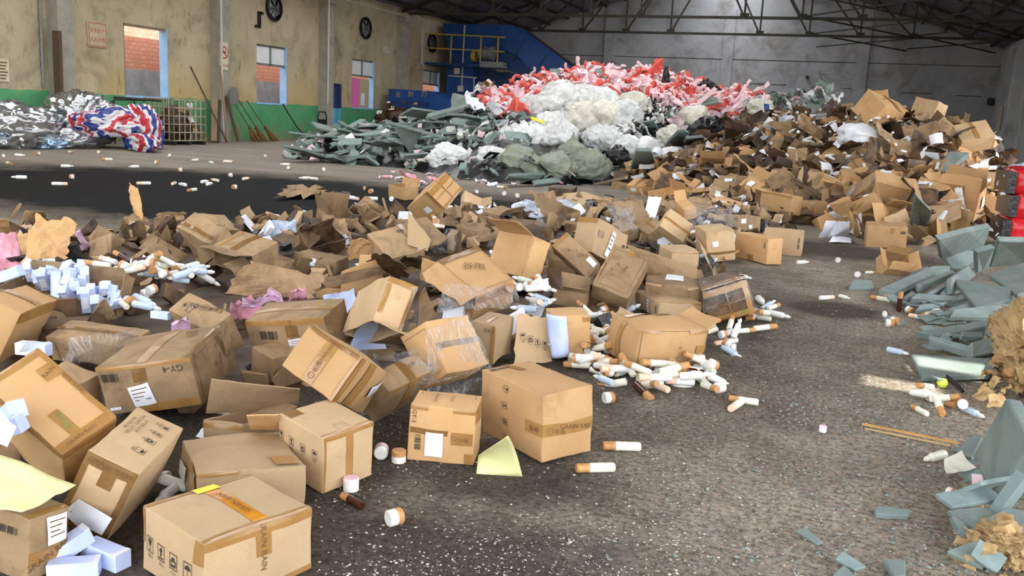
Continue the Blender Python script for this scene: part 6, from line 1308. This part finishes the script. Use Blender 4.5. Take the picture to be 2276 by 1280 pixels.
# ---------------------------------------------------------------- bottles, jars, little boxes
def make_bottle(kind, name='lotion_bottle', label='x'):
    r = tag(empty(name), label, 'bottle' if 'jar' not in name else 'jar')
    R = Matrix.Rotation(PI/2, 3, 'Y')   # lies along +X, base at x=0
    body, capm, cap = {
     'wood': ('cream_plastic', 'wood_cap', 1), 'white': ('white_plastic', 'peach_cap', 1), 'blue': ('blue_plastic', 'white_plastic', 2), 'brown': ('brown_glass', 'wood_cap', 1), 'green': ('green_plastic', 'white_plastic', 2), 'plain': ('white_plastic', 'white_plastic', 2), 'jar': ('white_plastic', 'wood_cap', 3), 'pump': ('cream_plastic', 'cream_plastic', 2), 'pinkjar': ('white_plastic', 'pink_foam', 3)}[kind]
    if cap == 3:
        MB().lathe([(.021, 0), (.025, .003), (.025, .024), (.0235, .026)], 20, R).build('body', MT[body], r, False); MB().lathe([(.025, .026), (.0255, .028), (.0255, .042), (.023, .045)], 20, R).build('cap', MT[capm], r)
    elif cap == 1:
        MB().lathe([(.013, 0), (.0165, .004), (.017, .01), (.017, .092), (.0165, .094)], 18, R).build('body', MT[body], r); MB().lathe([(.0162, .095), (.0165, .097), (.0165, .136), (.0145, .14)], 18, R).build('cap', MT[capm], r)
    else:
        MB().lathe([(.014, 0), (.018, .004), (.019, .012), (.019, .09), (.016, .1), (.009, .106), (.009, .112)], 18, R).build('body', MT[body], r); MB().lathe([(.0095, .108), (.011, .11), (.011, .13), (.007, .134), (.006, .142)], 14, R).build('cap', MT[capm], r)
    return r
BOT = {}
def bottle(kind, P, yaw, pitch=0.0, sc=1.0, label='', group=None, roll=0):
    jar = 'jar' in kind; nm = 'cosmetic_jar' if jar else 'lotion_bottle'
    if kind in BOT: o = copy_tree(BOT[kind])
    else: o = BOT[kind] = make_bottle(kind, nm)
    rad = .0255 if jar else .0185
    o.location = P+Vector((0, 0, rad*sc)); o.rotation_euler = (0, -pitch, yaw); o.scale = (sc, sc, sc); o['label'] = label
    if group: o['group'] = group
    return o
KN = {'wood': 'cream bottle with wooden cap', 'white': 'white bottle with peach cap', 'blue': 'pale blue bottle', 'brown': 'dark brown glass bottle', 'green': 'pale green bottle', 'plain': 'plain white bottle', 'jar': 'white jar with wooden lid', 'pump': 'cream pump bottle', 'pinkjar': 'white jar with pink lid'}
# single ones: two image points (base, cap end) on the floor
def stand(kind, a, label, sc=1.0):
    o = bottle(kind, at(*a, 0), 0, PI/2, sc, label); o.location.z = 0; return o
def one(kind, a, b, label, z=0.0):
    A, B = at(*a, z+.017), at(*b, z+.017); d = B-A; return bottle(kind, A-Vector((0, 0, .0185)), math.atan2(d.y, d.x), 0, max(.75, min(1.3, d.length/.14)) if 'jar' not in kind else 1.0, label)
one('wood', (1424, 993), (1340, 990), 'bottle with wooden cap lying right of the big clean carton')
one('wood', (1366, 1038), (1281, 1040), 'bottle with wooden cap lying lowest, below the big clean carton')
one('wood', (1686, 894), (1620, 884), 'bottle crossing under another one on the open dirt')
one('white', (1648, 892), (1624, 908), 'short bottle with peach end lying across the other')
o = one('jar', (862, 1158), (892, 1150), 'white jar with brown lid alone on the dark stain')
one('pinkjar', (846, 1012), (850, 994), 'white bottle standing on end left of the small GY-3 carton')
stand('jar', (886, 1027), 'small jar with peach lid beside the small GY-3 carton')
stand('pinkjar', (780, 1090), 'little translucent cap below the upright taped carton')
one('brown', (806, 1122), (788, 1112), 'tiny dropper bottle below the upright taped carton')
one('jar', (1342, 888), (1366, 886), 'two-tone jar lying right of the big clean carton')
one('pinkjar', (1592, 866), (1610, 862), 'white jar with pink lid at the right of the bottle spill')
one('pump', (2100, 1008), (2056, 1020), 'cream pump bottle by the white torn pouch on the right')
one('wood', (2060, 882), (2122, 900), 'bottle with orange cap at the right, lower of a pair')
one('wood', (2073, 875), (2132, 893), 'bottle with brown cap at the right, upper of a pair')
one('wood', (2062, 918), (2030, 902), 'bottle with brown cap right of the bamboo stick end')
one('blue', (2140, 905), (2186, 925), 'greyish clear bottle lying near the kraft paper bale')
one('blue', (1972, 775), (2020, 786), 'turquoise tube by the sunlit board')
stand('pinkjar', (1828, 960), 'round cap standing left of the bamboo sticks', .6)
one('jar', (2104, 1096), (2126, 1104), 'orange jar lid right of the white pouch').scale = (.7, .7, .7)
stand('brown', (1997, 692), 'brown glass bottle standing by the right foam pile')
one('wood', (1980, 668), (1936, 660), 'bottle with orange cap before the right foam boards')
one('white', (2065, 708), (2020, 700), 'cream bottle below the brown glass bottle')
one('wood', (2108, 705), (2072, 702), 'bottle with orange cap under the wide pale board')
one('white', (1822, 662), (1852, 660), 'white bottle lying alone on the open floor, left of two')
one('pump', (1866, 656), (1888, 662), 'cream bottle lying alone on the open floor, right of two')
one('plain', (1772, 583), (1797, 582), 'pale bottle behind the rear corner carton')
one('jar', (1862, 580), (1868, 572), 'jar standing on the open floor before the brown heap')
one('jar', (1905, 612), (1910, 606), 'yellow-white cap before the small open carton')
one('wood', (1924, 604), (1942, 604), 'bottle before the small open carton on the right')
one('plain', (1640, 612), (1670, 618), 'pale bottle behind the wet taped carton')
one('plain', (1685, 664), (1700, 680), 'pale bottle right of the wet taped carton')
o = tag(MB().lathe([(.001, -.0), (.018, .004), (.026, .02), (.026, .03), (.018, .046), (.001, .05)], 18).build('green_ball', MT['lime'], None, True), 'yellow-green ball beside the sunlit board', 'ball'); o.location = at(2093, 862, 0)
# spills: centre, spread (px), height, count, kinds, label
def spill(cx, cy, sx, sy, z, n, kinds, where_, seed, zs=.04, poly=None):
    qq = random.Random(seed); g = 'bottles '+where_
    for i in range(n):
        x, y = cx+qq.uniform(-1, 1)*sx, cy+qq.uniform(-1, 1)*sy
        k = qq.choice(kinds); bottle(k, at(x, y, z)+Vector((0, 0, qq.uniform(0, zs))), qq.uniform(0, 2*PI), qq.gauss(0, .25), qq.uniform(.85, 1.1), KN[k]+' '+where_, g)
mixk = ['wood', 'wood', 'wood', 'wood', 'white', 'white', 'plain', 'brown', 'jar', 'jar', 'blue', 'green']
spill(1475, 843, 115, 28, .0, 48, mixk, 'spilled in front of the bulging carton', 1, .05)
spill(1300, 812, 55, 30, .0, 26, mixk, 'between the big clean and the bulging carton', 2, .05)
spill(1330, 760, 30, 30, .0, 12, mixk, 'behind the spill by the plain carton', 3)
spill(1625, 745, 50, 40, .0, 20, mixk, 'spilled right of the bulging carton', 4)
spill(1660, 712, 60, 14, .0, 12, ['wood', 'plain', 'blue'], 'under the wet taped carton', 5)
spill(1175, 648, 40, 14, .22, 14, ['white', 'plain', 'jar', 'pinkjar', 'green'], 'in the torn carton below the battered one', 6)
spill(1200, 690, 25, 10, .12, 6, ['blue', 'plain', 'white'], 'below the torn carton of bottles', 7)
spill(300, 605, 55, 12, .22, 20, ['jar', 'white', 'wood', 'brown', 'green'], 'in the carton behind the white little boxes', 8)
spill(400, 620, 45, 18, .18, 14, ['blue', 'plain', 'wood', 'jar'], 'right of the jars behind the little boxes', 9)
spill(310, 685, 30, 16, .16, 7, ['jar', 'blue', 'wood'], 'under the worn panel by the tray', 10)
spill(1600, 582, 45, 5, .0, 8, ['blue', 'wood', 'plain'], 'before the film-wrapped carton', 11)
spill(975, 495, 40, 20, .25, 6, ['jar', 'white', 'wood'], 'in cartons at the rear of the near heap', 12)
spill(2150, 470, 22, 8, .3, 9, ['wood', 'white'], 'inside the wide tan carton on the right', 13)
spill(2020, 700, 70, 30, .0, 8, ['wood', 'jar', 'plain'], 'around the right foam boards', 14)
spill(1340, 720, 40, 16, .0, 10, ['blue', 'plain', 'jar', 'wood'], 'under the tipped framed carton', 15)
spill(2080, 900, 60, 30, .0, 6, ['jar', 'wood', 'plain'], 'by the bamboo sticks', 16)
spill(400, 1080, 25, 20, .0, 4, ['blue', 'plain'], 'in the gap beside the leaning marked carton', 17)
for p, x, y in scatter(brown, 60, 16, lambda x, y: 1690 < x < 2000 and 255 < y < 420, seed=41, tries=100): bottle(q.choice(('plain', 'white', 'jar')), p+Vector((0, 0, .2)), q.uniform(0, 6.3), q.gauss(0, .3), 1.1, 'white bottle or jar among soaked boards of the brown heap', 'bottles on the brown heap')
# bottles strewn over the dark floor
for i, (x, y) in enumerate(((33, 347), (88, 345), (105, 323), (153, 340), (216, 342), (250, 357), (135, 372), (308, 373), (375, 349), (345, 365), (440, 358), (466, 363), (497, 361), (515, 362), (405, 382), (516, 394), (540, 401), (485, 405), (436, 425), (460, 413), (413, 415), (335, 411), (390, 410), (525, 421), (448, 408), (115, 412), (690, 399), (706, 401), (678, 350), (638, 377), (644, 368), (60, 398), (165, 398), (810, 421), (826, 430), (815, 448), (840, 446), (870, 448), (868, 398), (845, 396), (1120, 435), (1105, 418), (1150, 440), (1180, 432), (1210, 436), (1090, 445), (980, 400), (930, 415), (760, 442), (775, 443), (200, 522), (1230, 398), (1060, 430), (720, 380), (590, 350), (15, 365), (8, 349))):
    k = q.choice(('plain', 'wood', 'plain', 'white', 'jar')); nb = ('by the foil heap' if x < 340 and y < 350 else 'on the black floor behind the tall twisted strip' if x < 430 and y > 390 else 'on the grey floor before the columns' if y < 385 and x < 620 else 'on the black floor left of the flat brown board' if x < 620 else 'around the small open carton on the dark floor' if x < 1000 else 'before the sage sacks')
    bottle(k, at(x, y, 0), q.uniform(0, 6.3), 0, 1.35, KN[k]+' lying '+nb, 'bottles strewn over the dark floor')
# little white boxes in the tray carton, and loose ones
def little_box(label, P, R, s, group=None, m='paper'):
    if 'lb' not in SP:
        o = SP['lb'] = tag(empty('little_box'), label, 'small box'); b = bevel(MB().box(-.02, .02, -.02, .02, -.055, .055).build('body', MT['paper_blue'], o), .0015, 1); MB().box(-.0185, .0185, .0195, .021, .043, .0552).build('tuck_flap', MT['paper'], o)
        MB().box(-.012, .012, -.0212, -.0195, -.03, .03).build('print', MT['white_label'], o)
    else: o = copy_tree(SP['lb'])
    o.location = P; o.rotation_mode = 'QUATERNION'; o.rotation_quaternion = R; o.scale = (s, s, s); o['label'] = label
    if group: o['group'] = group
    return o
TR = [(20, 600), (120, 592), (180, 602), (258, 655), (240, 690), (200, 668), (140, 650), (60, 618)]
qq = random.Random(5); k = 0
while k < 62:
    x, y = qq.uniform(10, 262), qq.uniform(588, 692)
    if not inpoly(x, y, TR): continue
    row = 'near the worn end panel' if x > 190 else 'in the middle of the tray carton' if x > 110 else 'at the left of the tray carton'
    little_box('little white box spilling '+row, at(x, y, .22)+Vector((0, 0, qq.uniform(-.02, .03))), Quaternion((0, 0, 1), .5+qq.gauss(0, .35)) @ Quaternion((1, 0, 0), 1.0+qq.gauss(0, .5)) @ Quaternion((0, 0, 1), qq.uniform(-.3, .3)), qq.uniform(.9, 1.25), 'little white boxes in the tray carton'); k += 1
for i, (x, y, z, yaw, tl, s, lb) in enumerate(((235, 1232, .022, -.15, PI/2, 1.25, 'long white box lying between the corner carton and the orange-taped one'), (150, 1215, .05, 1.2, 1.2, 1.1, 'white box leaning at the right side of the corner carton'), (165, 1262, .02, .6, PI/2, 1.1, 'white box cut by the bottom edge near the corner carton'), (358, 700, .25, .1, PI/2, .8, 'small white box on boards behind the GY-4 carton'), (75, 775, .2, .2, PI/2, 1.2, 'pale blue box behind the big tilted sunlit carton'), (0, 955, .3, .4, 1.2, 1.2, 'white box poking out at the left edge'), (20, 925, .32, -.3, 1.0, 1.2, 'upper white box poking out at the left edge'), (20, 610, .3, .2, 1.2, 1.3, 'white box at the left edge before the tray'))):
    little_box(lb, at(x, y, z), Quaternion((0, 0, 1), yaw+PI/2) @ Quaternion((1, 0, 0), tl), s)
# bamboo sticks, pouch, pebble-like lumps on the right
tag(MB().bar(at(1916, 942, .01), at(2130, 984, .025), .012, .008).build('bamboo_stick', MT['stick']), 'orange bamboo stick lying towards the foam, upper of two', 'stick')
tag(MB().bar(at(1922, 952, .006), at(2112, 990, .015), .008, .006).build('bamboo_stick', MT['kraft_paper']), 'pale thin stick lying along below the orange bamboo stick', 'stick')
tag(MB().bar(at(1320, 410, .05), at(1392, 395, .6), .03).build('wooden_stick', MT['old_wood']), 'thin wooden stick leaning near the left foot of the brown heap', 'stick')
S('white_pouch', 'torn white pouch lying right of the pump bottle', 'pouch', [(2100, 1062, .005), (2168, 1046, .02), (2135, 1006, .07), (2095, 1030, .03)], 'cream_plastic', 33, thick=.002, crumple=.015, curl=.01)
o = link('clay_lump', blob_mesh('clay_lump', 'kraft_paper', 21, .038, .03, .02, 4, .25)); o.location = at(2155, 1130, 0); tag(o, 'yellowish stone-like lump at the lower right', 'lump')
S('plastic_scrap', 'pink scrap under the thick tall slab', 'scrap', [(2160, 1080, .005), (2190, 1085, .005), (2180, 1060, .02), (2158, 1058, .02)], 'pink_foam', 34, thick=.002, crumple=.01, n=5)
tag(MB().tube([at(2082, 830, .02), at(2105, 836, .03), at(2130, 858, .02), at(2140, 870, .01)], .008).build('black_strap', MT['black_plastic']), 'black strap end beside the yellow-green ball', 'strap')
# litter strip at the foot of the mixed heap
for i in range(60):
    x, y = q.uniform(870, 1260), q.uniform(378, 412); k = q.randrange(3); m = q.choice(('pink_foam', 'paper', 'foam_light', 'rose'))
    put_sheet(('ms', m, k), lambda: proto_sheet('plastic_scrap', 'scrap', m, 150+k, (.3, .5, .4)[k], (.24, .2, .4)[k], (.06, .05, .1)[k], .1, .006), at(x, y, .02), rrot(q, .12), q.uniform(.2, .6), {'pink_foam': 'pale pink', 'paper': 'white', 'foam_light': 'blue-grey', 'rose': 'rose'}[m]+' scrap on the floor before the mixed heap, '+('left of the clear bag' if x < 960 else 'below the round black bag' if x < 1130 else 'below the sage sacks'), 'floor scraps before the mixed heap')
# grit and foam crumbs: nobody could count them
def grit(name, label, cat, m, n, region, s0, s1, seed):
    rs = np.random.default_rng(seed); V = []; F = []
    base = np.array([(1, 0, 0), (-1, 0, 0), (0, 1, 0), (0, -1, 0), (0, 0, 1), (0, 0, -.6)]); fc = [(0, 2, 4), (2, 1, 4), (1, 3, 4), (3, 0, 4), (2, 0, 5), (1, 2, 5), (3, 1, 5), (0, 3, 5)]
    k = 0
    while k < n:
        x, y = region(rs); p = at(x, y, 0)
        if p.y < 1.2 or p.y > 14: continue
        if noise.noise(Vector((p.x*1.6, p.y*1.6, seed))) < rs.uniform(-.5, .35): continue
        s = s0+(s1-s0)*rs.random()**4; a = rs.uniform(0, 6.28); sc = np.array((rs.uniform(.7, 1.5), rs.uniform(.5, 1), rs.uniform(.35, .7)))*s
        v = base*sc*rs.uniform(.75, 1.25, (6, 1)); v = np.stack([v[:, 0]*math.cos(a)-v[:, 1]*math.sin(a), v[:, 0]*math.sin(a)+v[:, 1]*math.cos(a), v[:, 2]], 1)+np.array((p.x, p.y, s*.15))
        F += [tuple(i+len(V) for i in f) for f in fc]; V += [tuple(w) for w in v]; k += 1
    me = bpy.data.meshes.new(name); me.from_pydata(V, [], F); me.materials.append(MT[m]); return tag(link(name, me), label, cat, None, 'stuff')
grit('gravel', 'pale grit scattered over the trampled dirt', 'gravel', 'pebble', 19000, lambda r: (r.uniform(700, 2276), r.uniform(560, 1280)), .0009, .006, 1)
grit('foam_crumbs', 'grey-green foam crumbs trodden into the dirt', 'crumbs', 'crumb', 5000, lambda r: (r.normal(1980, 210), r.uniform(620, 1280)), .0015, .012, 2)
